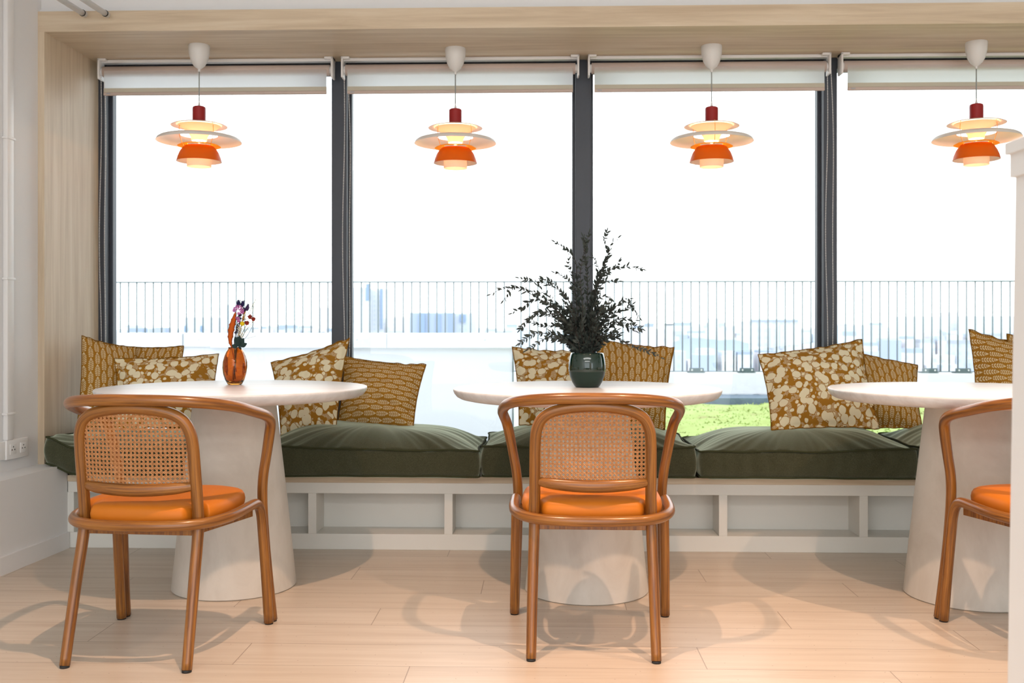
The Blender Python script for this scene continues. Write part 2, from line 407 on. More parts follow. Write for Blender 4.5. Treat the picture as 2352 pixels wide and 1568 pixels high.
def shade_flat_sharp(o, ang=35):
    me = o.data; me.polygons.foreach_set('use_smooth', [True]*len(me.polygons))
    bm = bmesh.new(); bm.from_mesh(me)
    for e in bm.edges:
        if len(e.link_faces) == 2 and e.calc_face_angle(0) > math.radians(ang): e.smooth = False
    bm.to_mesh(me); bm.free(); return o
def copy_tree(o, parent=None):
    c = o.copy(); C.objects.link(c); c.parent = parent
    for ch in [k for k in o.children]: copy_tree(ch, c)
    return c

# ------------------------------------------------------------------ setting
YF, YB, YM, YG = 4.29, 4.79, 4.80, 4.875
SOF, BTOP = 2.25, 2.339
RX = 7.0                                  # right end of the room
def struct(name, b, mat, label=None, smooth=False, parent=None):
    o = b.out(name, mat, parent, smooth=smooth)
    if parent is None: o['kind'] = 'structure'
    if label: o['label'] = label
    return o
# floor follows the left ledge
fl = B().prism([(-2.75, -7), (RX, -7), (RX, 4.95), (-2.75, 4.95)], -0.06, 0.0); struct('floor', fl, MT['floor'])
ce = B().box(-2.8, RX, -7, YF+0.02, CEIL, CEIL+0.1); struct('ceiling', ce, MT['white'])
bh = B().box(-2.8, RX, YF+0.015, YF+0.12, BTOP-0.02, CEIL+0.1); struct('wall_back', bh, MT['white'])
# beam + soffit
xl90, xl105 = XY(90, YF), XY(105, YF)
be = B().box(xl105-0.045, RX, YF-0.012, YF+0.022, SOF, BTOP); be.box(xl105, RX, YF+0.022, YB+0.12, SOF, SOF+0.03)
struct('trim_1', be, MT['oak_x'])
pc = B().box(xl90, RX, YF+0.0, YF+0.02, BTOP+0.001, BTOP+0.012); struct('trim_2', pc, MT['white'])
# reveal panel on the left (slightly splayed)
x225 = XY(226, YM)
rv_ = B().prism([(xl90, YF-0.012), (xl105, YF-0.012), (x225, YM+0.01), (x225-0.05, YM+0.01), (xl90, YF+0.03)], 0.30, SOF+0.0)
struct('trim_3', rv_, MT['oak_z'])
g0 = B().box(XY(83, YF)+0.002, xl90-0.001, YF-0.006, YF+0.02, 0.366, BTOP); struct('trim_4', g0, MT['gap'])
# left wall and ledge in front of it
def camline(X0, Z0, sl, Z): return to_world(X0+sl*(Z-Z0), Z, 0)
wa, wb = camline(-2.068, 4.343, 0.11, 4.36), camline(-2.068, 4.343, 0.11, -7)
lw = B().prism([(wb.x-0.2, wb.y), (wb.x, wb.y), (wa.x, wa.y), (wa.x, YB+0.2), (wa.x-0.2, YB+0.2)], 0, CEIL+0.1); struct('wall_left', lw, MT['white'])
la, lb = camline(-1.942, 4.35, 0.093, 4.345), camline(-1.942, 4.35, 0.093, -7)
ld = B().prism([(lb.x-0.25, lb.y), (lb.x, lb.y), (la.x, la.y), (la.x, YF+0.001), (la.x-0.25, YF+0.001)], 0, 0.365)
struct('trim_5', ld, MT['white'])
d_ = Vector((la.x-lb.x, la.y-lb.y, 0)).normalized(); n_ = Vector((d_.y, -d_.x, 0))*0.012
bb = B().prism([(lb.x, lb.y), (lb.x+n_.x, lb.y+n_.y), (la.x+n_.x, la.y+n_.y-0.001), (la.x, la.y-0.001)], 0, 0.070)
struct('baseboard_left', bb, MT['white'])
# far right and back of the room (outside the frame, with openings that let daylight in)
rw = B().box(RX, RX+0.2, -7, YB+0.2, 0, CEIL+0.1); struct('wall_right', rw, MT['white'])

# windows ------------------------------------------------------------------
edges = [(215, 240), (762, 796), (1322, 1357), (1892, 1923), (2468, 2500), (3050, 3085)]
side = [XY(a, YM) for e in edges for a in e]
HB, HT = 0.30, 2.262
for i in range(5):
    xa, xb = side[2*i+1], side[2*i+2]
    fr = B()
    fr.box(xa, xb, YM+0.02, YG+0.03, HB, HB+0.075, 0.003)               # sill rail
    fr.box(xa, xb, YM+0.02, YG+0.03, HT-0.06, HT+0.03, 0.003)          # head
    fr.box(xa, xa+0.014, YG-0.012, YG+0.03, HB+0.075, HT-0.06); fr.box(xb-0.014, xb, YG-0.012, YG+0.03, HB+0.075, HT-0.06)
    root = struct('window_%d' % (i+1), fr, MT['frame'])
    if i == 0:
        mu = B().box(side[0]-0.05, side[1], YM, YG+0.03, HB, HT+0.03, 0.003); struct('mullion', mu, MT['frame'], parent=root)
    mu = B().box(side[2*i+2], side[2*i+3], YM, YG+0.03, HB, HT+0.03, 0.003); struct('mullion', mu, MT['frame'], parent=root)
    gp = B().box(xa+0.012, xb-0.012, YG, YG+0.006, HB+0.07, HT-0.055); struct('glass_pane', gp, MT['glass'], parent=root)
# masonry below the windows
sw = B().box(-2.3, RX, YB+0.02, YG+0.12, -0.05, HB-0.002); struct('wall_window', sw, MT['white'])

# roller blinds ------------------------------------------------------------
def beads(b, x, y, z0, z1, dx=0.0, r=0.0027, ds=0.0075):
    n = int((z0-z1)/ds)
    for i in range(n+1):
        t = i/n; b.sphere((x+dx*math.sin(pi*t)+0.004*math.sin(t*9), y, z0-(z0-z1)*t), r, 6, 4)
YBL = 4.735
BL = [(230, 767, 'l', 'leftmost window, beside the oak reveal', 'second window from the left'), ]
blinds = [(230, 767, 'left', 'over the leftmost window beside the oak reveal'), (786, 1330, 'left', 'over the second window from the left'),
          (1350, 1905, 'right', 'over the window right of the eucalyptus'), (1928, 2475, 'right', 'over the rightmost window, cut by the frame')]
for a, b_, chain, where in blinds:
    x0, x1 = XY(a, YBL), XY(b_, YBL); xm = (x0+x1)/2
    rt = thing('roller_blind', (xm, YBL, SOF), 'white roller blind rolled almost up ' + where, 'blind')
    q = B()
    q.tube([(x0+0.018, YBL, 2.190), (x1-0.018, YBL, 2.190)], 0.026, 20); q.out('blind_roll', MT['blind_tube'], rt)
    q = B().add([(x0+0.03, YBL-0.026, 2.105), (x1-0.03, YBL-0.026, 2.105), (x1-0.03, YBL-0.026, 2.19), (x0+0.03, YBL-0.026, 2.19)], [(0, 1, 2, 3)]); q.out('blind_fabric', MT['blind'], rt, smooth=False)
    q = B().box(x0+0.03, x1-0.03, YBL-0.029, YBL-0.0235, 2.086, 2.106); q.out('fabric_hem', MT['hem'], rt, smooth=False)
    q = B().box(x0+0.03, x1-0.03, YBL-0.033, YBL-0.0195, 2.071, 2.0865, 0.003); q.out('bottom_bar', MT['blind_tube'], rt)
    q = B().box(x0+0.045, x0+0.065, YBL-0.0345, YBL-0.0325, 2.076, 2.082, 0.0008); q.out('bar_clip', MT['gap'], rt)
    q = B().box(x0, x1, YBL-0.005, YBL+0.035, SOF-0.016, SOF-0.001, 0.002); q.out('head_rail', MT['plastic'], rt)
    for xs, sg in ((x0, 1), (x1, -1)):
        q = B().box(min(xs, xs+sg*0.009), max(xs, xs+sg*0.009), YBL-0.034, YBL+0.03, 2.150, SOF-0.001, 0.003)
        q.box(min(xs, xs+sg*0.04), max(xs, xs+sg*0.04), YBL-0.034, YBL+0.03, SOF-0.012, SOF-0.001, 0.002)
        q.tube([(xs+sg*0.009, YBL, 2.19), (xs+sg*0.02, YBL, 2.19)], 0.020, 14)
        q.out('bracket', MT['plastic'], rt)
    cxp = {'left': x0+0.014, 'right': x1-0.016}[chain]
    q = B(); zb = 0.66 if a != 1350 else 0.72
    beads(q, cxp, YBL-0.022, 2.165, zb, -0.004); beads(q, cxp+0.017, YBL-0.022, 2.165, zb, 0.012 if a != 230 else 0.004)
    q.out('bead_chain', MT['plastic'], rt)

# window bench ------------------------------------------------------------
xb0 = la.x
bench = thing('window_bench', ((xb0+RX)/2, YF, 0), 'long low white built-in bench with oak seat board under the windows', 'bench')
q = B().box(xb0+0.002, RX-0.01, YF-0.006, YB+0.015, 0.290, 0.318, 0.002); q.out('seat_board', MT['oak_x'], bench, smooth=False)
q = B().box(xb0+0.002, RX-0.01, YF, YF+0.03, 0.243, 0.290, 0.0015); q.out('top_rail', MT['joinery'], bench, smooth=False)
q = B().box(xb0+0.002, RX-0.01, YF, YF+0.03, 0.0, 0.068, 0.0015); q.out('plinth', MT['joinery'], bench, smooth=False)
q = B().box(xb0+0.002, RX-0.01, YF+0.03, YF+0.19, 0.055, 0.068); q.out('shelf', MT['joinery'], bench, smooth=False)
q = B().box(xb0+0.002, RX-0.01, YF+0.155, YF+0.175, 0.068, 0.290); q.out('back_panel', MT['joinery'], bench, smooth=False)
fx = [XY(160, YF), XY(394, YF), XY(717, YF), XY(1030, YF), XY(1345, YF), XY(1661, YF), XY(1984, YF), XY(2310, YF)]
for i, xf in enumerate(fx + [fx[-1]+0.6*k for k in range(1, 7)]):
    hw = 0.018
    q = B().box(xf-hw, xf+hw, YF+0.001, YF+0.155, 0.068, 0.243, 0.0015); q.out('divider', MT['joinery'], bench, smooth=False)

# green seat cushions -----------------------------------------------------
def seat_cushion(x0, x1, y0, y1, zb, zp, dome, label, seed, tilt=0.0, drop=0.0, lift=0.0):
    rnd = random.Random(seed); cx, cy = (x0+x1)/2, (y0+y1)/2; hx, hy = (x1-x0)/2, (y1-y0)/2; r = 0.022
    loop = []; n = 260; per = []
    for sx, sy, a0 in ((1, 1, 0), (-1, 1, 90), (-1, -1, 180), (1, -1, 270)):
        for k in range(7):
            a = math.radians(a0+90*k/6); per.append(Vector((sx*(hx-r)+r*math.cos(a), sy*(hy-r)+r*math.sin(a), 0)))
    L = [0]
    for i in range(len(per)): L.append(L[-1]+(per[(i+1) % len(per)]-per[i]).length)
    tot = L[-1]; pts = []
    for i in range(n):
        d = tot*i/n; k = 0
        while L[k+1] < d: k += 1
        t = (d-L[k])/max(1e-9, L[k+1]-L[k]); pts.append(per[k].lerp(per[(k+1) % len(per)], t))
    out_ = []
    for p in pts:
        u, v = p.x/hx, p.y/hy
        pull = 0.014*(1-u*u) if abs(v) > abs(u) else 0.014*(1-v*v)
        q = Vector((p.x*(1-(pull if abs(u) >= abs(v) else 0)/hx), p.y*(1-(pull if abs(v) > abs(u) else 0)/hy), 0))
        q += Vector((noise.noise(Vector((p.x*5, p.y*5, seed)))*0.006, noise.noise(Vector((p.x*5, p.y*5, seed+9)))*0.008, 0)); out_.append(q)
    def lift_at(u): t_ = max(0.0, (-u-0.70)/0.30); return lift*t_*t_*(3-2*t_) if t_ < 1 else lift
    def hp(i, base):   # piping height, sagging between the corners
        p = pts[i]; u, v = p.x/hx, p.y/hy
        return base+0.010*noise.noise(Vector((p.x*4.5, p.y*4.5, seed+3)))+tilt*u+0.010*max(abs(u), abs(v))**6*min(1, abs(u*v))
    vs, fs = [], []
    def wr(i, s_):      # gathers running in from the seam
        d = i/n*tot; a = noise.noise(Vector((d*16, seed*1.3, s_*1.0)))+0.6*noise.noise(Vector((d*34, seed*2.3, s_*1.5)))
        return a*0.0125*math.exp(-((1-s_)/0.25)) if s_ < 1 else 0
    rings = [0.0]; S_ = [1-(k/26)**1.25 for k in range(26)]
    side_n = 7
    def ring(f): vs.extend(f(i) for i in range(n))
    # bottom -> sides -> top
    ring(lambda i: Vector((cx, cy, 0))+out_[i]*0.90+Vector((0, 0, zb)))
    for k in range(side_n+1):
        t = k/side_n
        def f(i, t=t):
            p = out_[i]; bul = 0.012*math.sin(pi*t); d = i/n*tot
            wv_ = 0.0085*noise.noise(Vector((d*20, t*1.2, seed+5)))*math.sin(pi*(0.12+0.76*t))
            nn = Vector((p.x/hx**1, p.y/hy, 0)); nn = Vector((nn.x if abs(nn.x) > .93 else 0, nn.y if abs(nn.y) > .85 else 0, 0))
            if nn.length > 0: nn.normalize()
            z = (zb+0.010-drop*0)*(1-t)+(hp(i, zp))*t+0.004*noise.noise(Vector((p.x*6, p.y*6, seed+t)))*(1-t)
            return Vector((cx, cy, 0))+p+nn*(bul+wv_)+Vector((0, 0, z))
        ring(f)
    for s_ in S_[1:]:
        def f(i, s_=s_):
            p = out_[i]*s_; e = 1-s_**2.6; q0 = pts[i]*s_
            def ff(d, w_): t_ = min(1.0, max(0.0, d/w_)); return 1-(1-t_)**2.4
            body = ff(hx-abs(q0.x), 0.26)*ff(hy-abs(q0.y), 0.24)
            z = hp(i, zp)*s_+(zp+tilt*q0.x/hx)*(1-s_)+dome*body+wr(i, s_)+lift_at(q0.x/hx)*0
            z += 0.006*noise.noise(Vector((p.x*6+seed, p.y*6, 0)))*e
            return Vector((cx, cy, 0))+p+Vector((0, 0, z))
        ring(f)
    for v in vs: v.z += lift_at((v.x-cx)/hx)
    nr = len(vs)//n
    for a in range(nr-1):
        for i in range(n): fs.append((a*n+i, a*n+(i+1) % n, (a+1)*n+(i+1) % n, (a+1)*n+i))
    vs.append(Vector((cx, cy, zp+dome))); c_ = len(vs)-1
    for i in range(n): fs.append(((nr-1)*n+i, (nr-1)*n+(i+1) % n, c_))
    fs.append(tuple(range(n-1, -1, -1)))
    o = mk('seat_cushion', vs, fs, MT['green'], None, (cx, cy, zb)); tag(o, label, 'cushion', 'green bench cushions')
    q = B(); base = (1+side_n)*n
    lp = [vs[base+i]+Vector((0, 0, 0.001)) for i in range(n)]; lp.append(lp[0]); q.tube([p+(p-Vector((cx, cy, p.z))).normalized()*0.003 for p in lp], 0.0042, 8, cap=False)
    q.out('piping', MT['green_pipe'], o)
    q = B(); lp = [vs[n+i] for i in range(n)]; lp.append(lp[0]); q.tube([p+(p-Vector((cx, cy, p.z))).normalized()*0.003 for p in lp], 0.0042, 8, cap=False)
    q.out('piping', MT['green_pipe'], o)
    return o
YC = 4.205
cxs = [XY(p, YC) for p in (98, 592, 1104, 1603, 2113, 2640)]
cl = ['olive green box cushion at the left end of the bench, half behind the left chair', 'olive green box cushion on the bench between the left and middle chairs',
      'olive green box cushion behind the middle chair', 'olive green box cushion right of the middle chair, under the big pebble-print pillow',
      'olive green box cushion at the right, mostly behind the third table']
for i in range(5):
    x0, x1 = cxs[i], cxs[i+1]
    y0, y1 = (YC, 4.75) if i != 2 else (YC+0.02, 4.76)
    zb = 0.3195; zp = (0.430, 0.438, 0.446, 0.435, 0.45)[i]
    if i == 0: x0 += 0.0
    seat_cushion(x0+0.006, x1-0.006, y0, y1, zb, zp, (0.062, 0.085, 0.078, 0.080, 0.085)[i], cl[i], 11+i*7, (0.0, -0.012, 0.0, 0.006, 0.0)[i], 0, 0.049 if i == 0 else 0.0)

# throw pillows -----------------------------------------------------------
def pillow(cor, T, mat, label, seed, group, folds=(), pinch=0.06):
    tl, tr, br, bl = [P(*c) for c in cor]
    c0 = (tl+tr+br+bl)/4; W = ((tr-tl).length+(br-bl).length)/2; H = ((tl-bl).length+(tr-br).length)/2
    nrm = (tr-tl).cross(bl-tl).normalized()
    if nrm.y > 0: nrm = -nrm                 # towards the room
    N = 46; vs, fs, uv = [], [], []
    def bil(u, v):
        a, b = (u+1)/2, (v+1)/2; return (bl*(1-a)+br*a)*(1-b)+(tl*(1-a)+tr*a)*b
    idx = {}
    for s_ in (1, -1):
        for j in range(N+1):
            for i in range(N+1):
                u, v = -1+2*i/N, -1+2*j/N
                if s_ == -1 and (i in (0, N) or j in (0, N)): idx[(s_, i, j)] = idx[(1, i, j)]; continue
                uu = u*(1-pinch*(1-v*v)**1.2*(0.6+0.4*abs(u))); vv = v*(1-pinch*(1-u*u)**1.2*(0.6+0.4*abs(v)))
                fu = max(0, 1-(abs(u)/0.955)**2.4); fv = max(0, 1-(abs(v)/0.955)**2.4)
                t = T*1.45*(fu*fv)**0.72
                env = min(1, (1-abs(u))*6)*min(1, (1-abs(v))*6)
                w_ = 0.010*noise.noise(Vector((u*2.6+seed, v*2.6, s_)))+0.0055*noise.noise(Vector((u*6+seed, v*4.5, s_*2)))
                cor_ = abs(u*v)**1.5; w_ += 0.004*math.sin((u*v)*16+seed)*cor_
                for (du, dv, off_, amp, wd) in folds:
                    d = u*du+v*dv-off_; w_ -= amp*math.exp(-(d/wd)**2)
                ed = 0.004*noise.noise(Vector((u*5, v*5, seed+20)))*(1-min(1, env))
                p = bil(uu, vv)+nrm*(s_*(t+w_*(0.3+0.7*env)*(1 if t > 1e-6 else 0))+ed)
                p.z += ed*1.2
                idx[(s_, i, j)] = len(vs); vs.append(p); uv.append((u*W/2+seed*0.31, v*H/2+seed*0.17))
    for s_ in (1, -1):
        for j in range(N):
            for i in range(N):
                q = (idx[(s_, i, j)], idx[(s_, i+1, j)], idx[(s_, i+1, j+1)], idx[(s_, i, j+1)])
                if q[0] == q[2]: continue
                fs.append(q if s_ == 1 else q[::-1])
    o = mk('throw_pillow', vs, fs, mat, None, (bl+br)/2, uv=uv); tag(o, label, 'pillow', group)
    rim = [vs[idx[(1, i, 0)]] for i in range(N)]+[vs[idx[(1, N, j)]] for j in range(N)]+[vs[idx[(1, N-i, N)]] for i in range(N)]+[vs[idx[(1, 0, N-j)]] for j in range(N)]
    rim.append(rim[0]); B().tube(rim, 0.0019, 6, cap=False).out('piping', MT['pillow_edge'], o)
    return o
GW, GF = 'mustard wheat-print pillows', 'mustard and cream pebble-print pillows'
pillow([(188,770,4.58),(312,797,4.70),(322,985,4.62),(176,985,4.42)], 0.045, MT['wheat_v'], 'mustard wheat-print pillow leaning on the oak reveal in the left corner', 1, GW)
pillow([(250,790,4.775),(422,794,4.775),(416,985,4.70),(255,985,4.70)], 0.040, MT['wheat_v'], 'mustard wheat-print pillow against the glass behind the long pebble-print pillow', 2, GW)
pillow([(262,822,4.53),(503,812,4.56),(494,985,4.38),(262,988,4.37)], 0.050, MT['floral'], 'cream pebble-print pillow behind the left table, in the left corner', 3, GF, [(0.5, 0.85, 0.62, 0.010, 0.05)])
pillow([(622,832,4.58),(803,775,4.62),(772,982,4.42),(645,1000,4.38)], 0.050, MT['floral'], 'cream pebble-print pillow with a tall right corner, right of the amber vase', 4, GF)
pillow([(790,818,4.74),(979,837,4.71),(949,988,4.50),(772,990,4.56)], 0.050, MT['wheat_h'], 'mustard wheat-print pillow with sideways ears, between left and middle tables', 5, GW, [(0.25, 1.0, -0.30, 0.012, 0.06), (0.1, 1, 0.3, 0.004, 0.05)])
pillow([(1176,796,4.72),(1352,804,4.73),(1345,985,4.52),(1192,976,4.50)], 0.045, MT['floral'], 'cream pebble-print pillow behind the green plant pot', 6, GF)
pillow([(1368,776,4.70),(1549,797,4.70),(1527,987,4.50),(1372,987,4.50)], 0.050, MT['wheat_v'], 'mustard wheat-print pillow right of the green plant pot', 7, GW, [(0.35, 1.0, -0.62, 0.010, 0.06)])
pillow([(1741,814,4.55),(1980,779,4.61),(2021,984,4.40),(1772,988,4.34)], 0.055, MT['floral'], 'large cream pebble-print pillow left of the third table', 8, GF, [(0.1, 1.0, -0.42, 0.004, 0.05)], 0.05)
pillow([(1890,785,4.785),(2108,838,4.72),(2119,984,4.52),(1935,992,4.60)], 0.045, MT['wheat_v'], 'mustard wheat-print pillow peeping out behind the large pebble-print pillow', 9, GW, [(0.1, 1.0, -0.40, 0.012, 0.06)])
pillow([(2225,756,4.62),(2420,800,4.66),(2420,985,4.50),(2243,985,4.47)], 0.055, MT['wheat_h'], 'mustard wheat-print pillow at the right edge above the third table', 10, GW)
pillow([(2312,766,4.785),(2500,790,4.785),(2500,985,4.70),(2320,985,4.70)], 0.04, MT['wheat_v'], 'mustard pillow whose dark corner shows behind the rightmost one', 12, GW)

# tables ------------------------------------------------------------------
TABH, TABR = 0.74, 0.490
def table(px, Z, label):
    c = PH(px, Z, 0); t = thing('pedestal_table', c, label, 'table', 'round pedestal tables')
    b = B().lathe([(0, 0.700), (0.40, 0.699), (0.445, 0.700), (0.464, 0.704), (0.477, 0.711), (0.486, 0.722), (0.490, 0.733), (0.490, 0.737), (0.488, 0.7395), (0.484, 0.74), (0, 0.74)], seg=120)
    shade_flat_sharp(b.out('tabletop', MT['top'], t, local=True), 50)
    pr = [(0, 0.0), (0.222, 0.0), (0.226, 0.004)]+[(0.226-(0.226-0.150)*(k/20)**0.97+0.002*math.sin(k/20*pi), 0.004+0.686*k/20) for k in range(1, 21)]+[(0.165, 0.697), (0.165, 0.700), (0, 0.700)]
    shade_flat_sharp(B().lathe(pr, seg=96).out('pedestal', MT['plaster'], t, local=True), 50)
    return t
table(539, 3.72, 'round whitewashed table with conical plaster base and the amber vase on it')
table(1347, 3.665, 'round whitewashed table with conical plaster base and the green plant pot on it')
table(2229, 3.58, 'round whitewashed table with conical plaster base and nothing on it, at the right')

# chairs ------------------------------------------------------------------
def make_chair():
    t = thing('cane_armchair', (0, 0, 0), 'x', 'chair', 'bentwood cane armchairs')
    R = 0.0158
    def mir(pts): return [(-x, y, z) for x, y, z in pts]
    rail = [(0.0, -0.232, 0.757), (0.09, -0.226, 0.756), (0.165, -0.200, 0.751), (0.222, -0.150, 0.742), (0.257, -0.08, 0.728), (0.275, 0.0, 0.709), (0.283, 0.08, 0.691), (0.282, 0.130, 0.674),
            (0.275, 0.160, 0.650), (0.266, 0.172, 0.61), (0.255, 0.178, 0.55), (0.243, 0.182, 0.48), (0.238, 0.190, 0.40), (0.241, 0.205, 0.26), (0.248, 0.228, 0.10), (0.252, 0.245, 0.006)]
    full = mir(rail[1:])[::-1]+rail
    _, l1, l2 = split_tube(full, 6, 0.57, [0.0160]*6+[0.0168]*(len(full)-12)+[0.0160]*6, 'arm_rail', 'leg', MT['wood'], t, 0)
    def pad(b, x, y): b.lathe([(0, 0), (0.0135, 0), (0.0135, 0.008), (0, 0.008)], (x, y, 0), 16)
    for lg, sg in ((l1, -1), (l2, 1)):
        b = B(); pad(b, 0.252*sg, 0.245); b.out('foot_pad', MT['hole'], lg, local=True)
    ring = [(0, -0.230, 0.400), (0.08, -0.225, 0.400), (0.150, -0.205, 0.400), (0.203, -0.160, 0.401), (0.232, -0.095, 0.403), (0.2405, -0.03, 0.405), (0.242, 0.04, 0.407), (0.242, 0.100, 0.408), (0.242, 0.132, 0.402),
            (0.243, 0.153, 0.383), (0.244, 0.166, 0.350), (0.245, 0.174, 0.30), (0.248, 0.190, 0.18), (0.251, 0.213, 0.006)]
    fullr = mir(ring[1:])[::-1]+ring
    _, l1, l2 = split_tube(fullr, 6, 0.34, R, 'seat_ring', 'leg', MT['wood'], t, 0)
    for lg, sg in ((l1, -1), (l2, 1)):
        b = B(); pad(b, 0.251*sg, 0.213); b.out('foot_pad', MT['hole'], lg, local=True)
    # rear legs and the arch of the backrest
    low = [(0.180, -0.250, 0.006), (0.1785, -0.222, 0.12), (0.176, -0.190, 0.25), (0.174, -0.166, 0.34), (0.173, -0.156, 0.40)]
    up = [(0.173, -0.156, 0.40), (0.172, -0.161, 0.46), (0.171, -0.176, 0.56), (0.1695, -0.186, 0.625), (0.165, -0.194, 0.662), (0.152, -0.201, 0.692), (0.130, -0.207, 0.711), (0.100, -0.211, 0.722), (0.055, -0.216, 0.730), (0, -0.219, 0.733)]
    half = low+up[1:]; arch = half+mir(half[:-1])[::-1]
    rr_ = [0.0148, 0.0154, 0.016, 0.0163]+[0.0168]*(len(arch)-8)+[0.0163, 0.016, 0.0154, 0.0148]
    _, l1, l2 = split_tube(arch, 6, 0.40, rr_, 'backrest_frame', 'leg', MT['wood'], t, 0)
    for lg, sg in ((l1, 1), (l2, -1)):
        b = B(); pad(b, 0.180*sg, -0.250); b.out('foot_pad', MT['hole'], lg, local=True)
    cb = [(-0.168, -0.166, 0.507), (-0.12, -0.186, 0.502), (-0.06, -0.197, 0.4985), (0, -0.201, 0.497), (0.06, -0.197, 0.4985), (0.12, -0.186, 0.502), (0.168, -0.166, 0.507)]
    B().tube(cb, [0.013, 0.017, 0.019, 0.0195, 0.019, 0.017, 0.013], 16, smooth=5, flat=0.75).out('crossbar', MT['wood'], t, local=True)
    # aprons
    q = B()
    q.box(-0.160, 0.160, -0.163, -0.145, 0.362, 0.387, 0.002)
    q.out('apron', MT['wood'], t, smooth=False, local=True)
    for sg in (1, -1):
        q = B(); q.prism([(sg*a, b) for a, b in ((0.152, -0.145), (0.170, -0.145), (0.228, 0.13), (0.210, 0.13))][::sg], 0.364, 0.387); q.out('apron', MT['wood'], t, smooth=False, local=True)
    q = B(); q.box(-0.225, 0.225, 0.112, 0.132, 0.364, 0.387, 0.002); q.out('apron', MT['wood'], t, smooth=False, local=True)
    # seat pad
    vs, fs = [], []; n = 240
    def outl(i):
        a = 2*pi*i/n; c, s_ = math.cos(a), math.sin(a); e = 2/3.5
        p = Vector((math.copysign(abs(c)**e, c)*(0.215+0.005*s_), math.copysign(abs(s_)**e, s_)*0.200, 0))
        if p.y < -0.06:                      # the pad is notched around the rear posts
            k_ = math.exp(-((abs(p.x)-0.176)/0.027)**4); p.y += k_*max(0, -0.132-p.y)
        return p
    prof = [(0.90, 0.392), (0.975, 0.396), (1.0, 0.412), (1.005, 0.424), (0.995, 0.436), (0.97, 0.4455), (0.93, 0.4505), (0.85, 0.455), (0.7, 0.459), (0.45, 0.4605), (0.2, 0.460)]
    for s_, z in prof:
        for i in range(n):
            p = outl(i); vs.append(Vector((p.x*s_, p.y*s_, z+0.0008*noise.noise(Vector((p.x*14, p.y*14, z*30))))))
    for a in range(len(prof)-1):
        for i in range(n): fs.append((a*n+i, a*n+(i+1) % n, (a+1)*n+(i+1) % n, (a+1)*n+i))
    fs.append(tuple(range(n-1, -1, -1))); fs.append(tuple((len(prof)-1)*n+i for i in range(n)))
    mk('seat', vs, fs, MT['orange_seat'], t, local=True)
    # woven cane, strand by strand
    p_ = 0.0124; q = B()
    def yside(z): return -0.166-(z-0.5)*0.165-max(0, z-0.645)*0.12
    def surf(x, z): 
        k = max(0, 1-(x/0.17)**2); return Vector((x, yside(z)-k*(0.032*(0.735-z)/0.235+0.004), z))
    def top_z(x):
        ax = abs(x)
        ctl = [(0, 0.733), (0.055, 0.730), (0.100, 0.722), (0.130, 0.711), (0.152, 0.692), (0.165, 0.662), (0.1675, 0.640)]
        for (a0, z0), (a1, z1) in zip(ctl[:-1], ctl[1:]):
            if ax <= a1: return z0+(z1-z0)*(ax-a0)/(a1-a0)-0.004
        return 0.5
    def inside(x, z): return abs(x) < 0.166 and 0.500 < z < top_z(x)
    def strand(x0, z0, x1, z1, w_, lift):
        n = max(2, int(math.hypot(x1-x0, z1-z0)/0.006)); run = []
        d = Vector((x1-x0, 0, z1-z0)).normalized(); pr = Vector((-d.z, 0, d.x))*w_/2
        def flush():
            if len(run) > 1:
                vs, fs = [], []
                for k, (x, z, l_) in enumerate(run):
                    c = surf(x, z)+Vector((0, l_, 0)); vs += [c-pr+Vector((0, 0.0004, 0)), c+Vector((0, -0.0003, 0)), c+pr+Vector((0, 0.0004, 0)), c+Vector((0, 0.0009, 0))]
                for k in range(len(run)-1):
                    for j in range(4): fs.append((k*4+j, k*4+(j+1) % 4, k*4+4+(j+1) % 4, k*4+4+j))
                q.add(vs, fs)
        for k in range(n+1):
            t_ = k/n; x, z = x0+(x1-x0)*t_, z0+(z1-z0)*t_
            if inside(x, z): run.append((x, z, lift+0.0003*math.sin(k*pi)))
            else: flush(); run = []
        flush()
    zc = 0.505; 
    for k in range(-14, 15):
        for s_ in (-1, 1): strand((k+0.5)*p_+s_*0.0017, 0.495, (k+0.5)*p_+s_*0.0017, 0.74, 0.0026, 0.0)
    for k in range(-1, 20):
        for s_ in (-1, 1): strand(-0.17, zc+(k+0.5)*p_+s_*0.0017, 0.17, zc+(k+0.5)*p_+s_*0.0017, 0.0026, -0.0008)
    for k in range(-36, 37):
        o_ = (k+0.5)*p_
        strand(-0.17, zc-0.02+o_+0.17-0.17-0.02+0.02, 0.17, zc-0.02+o_+0.34, 0.0017, -0.0016) if False else None
        # x - (z-zc) = o_  and x + (z-zc) = o_
        strand(o_-0.02, zc-0.02, o_+0.25, zc+0.25, 0.0017, -0.0016)
        strand(o_+0.02, zc-0.02, o_-0.25, zc+0.25, 0.0017, -0.0022)
    q.out('cane_panel', MT['cane'], t, smooth=False, local=True)
    return t
def place(o, Xc, Z, rot):
    p = to_world(Xc, Z, 0); o.location = p; o.rotation_euler = (0, 0, rot+TH)
ch = make_chair()
chairs = [ch, copy_tree(ch), copy_tree(ch)]
for o, (Xc, Z, rot, lab) in zip(chairs, [
    (-1.062, 3.050, math.radians(-6.0), 'bentwood armchair with cane back and orange seat, at the table with the amber vase'),
    (0.248, 3.118, math.radians(-3.0), 'bentwood armchair with cane back and orange seat, at the table with the plant pot'),
    (1.676, 3.062, math.radians(3.0), 'bentwood armchair with orange seat, half hidden by the white column at the right')]):
    place(o, Xc, Z, rot); o['label'] = lab

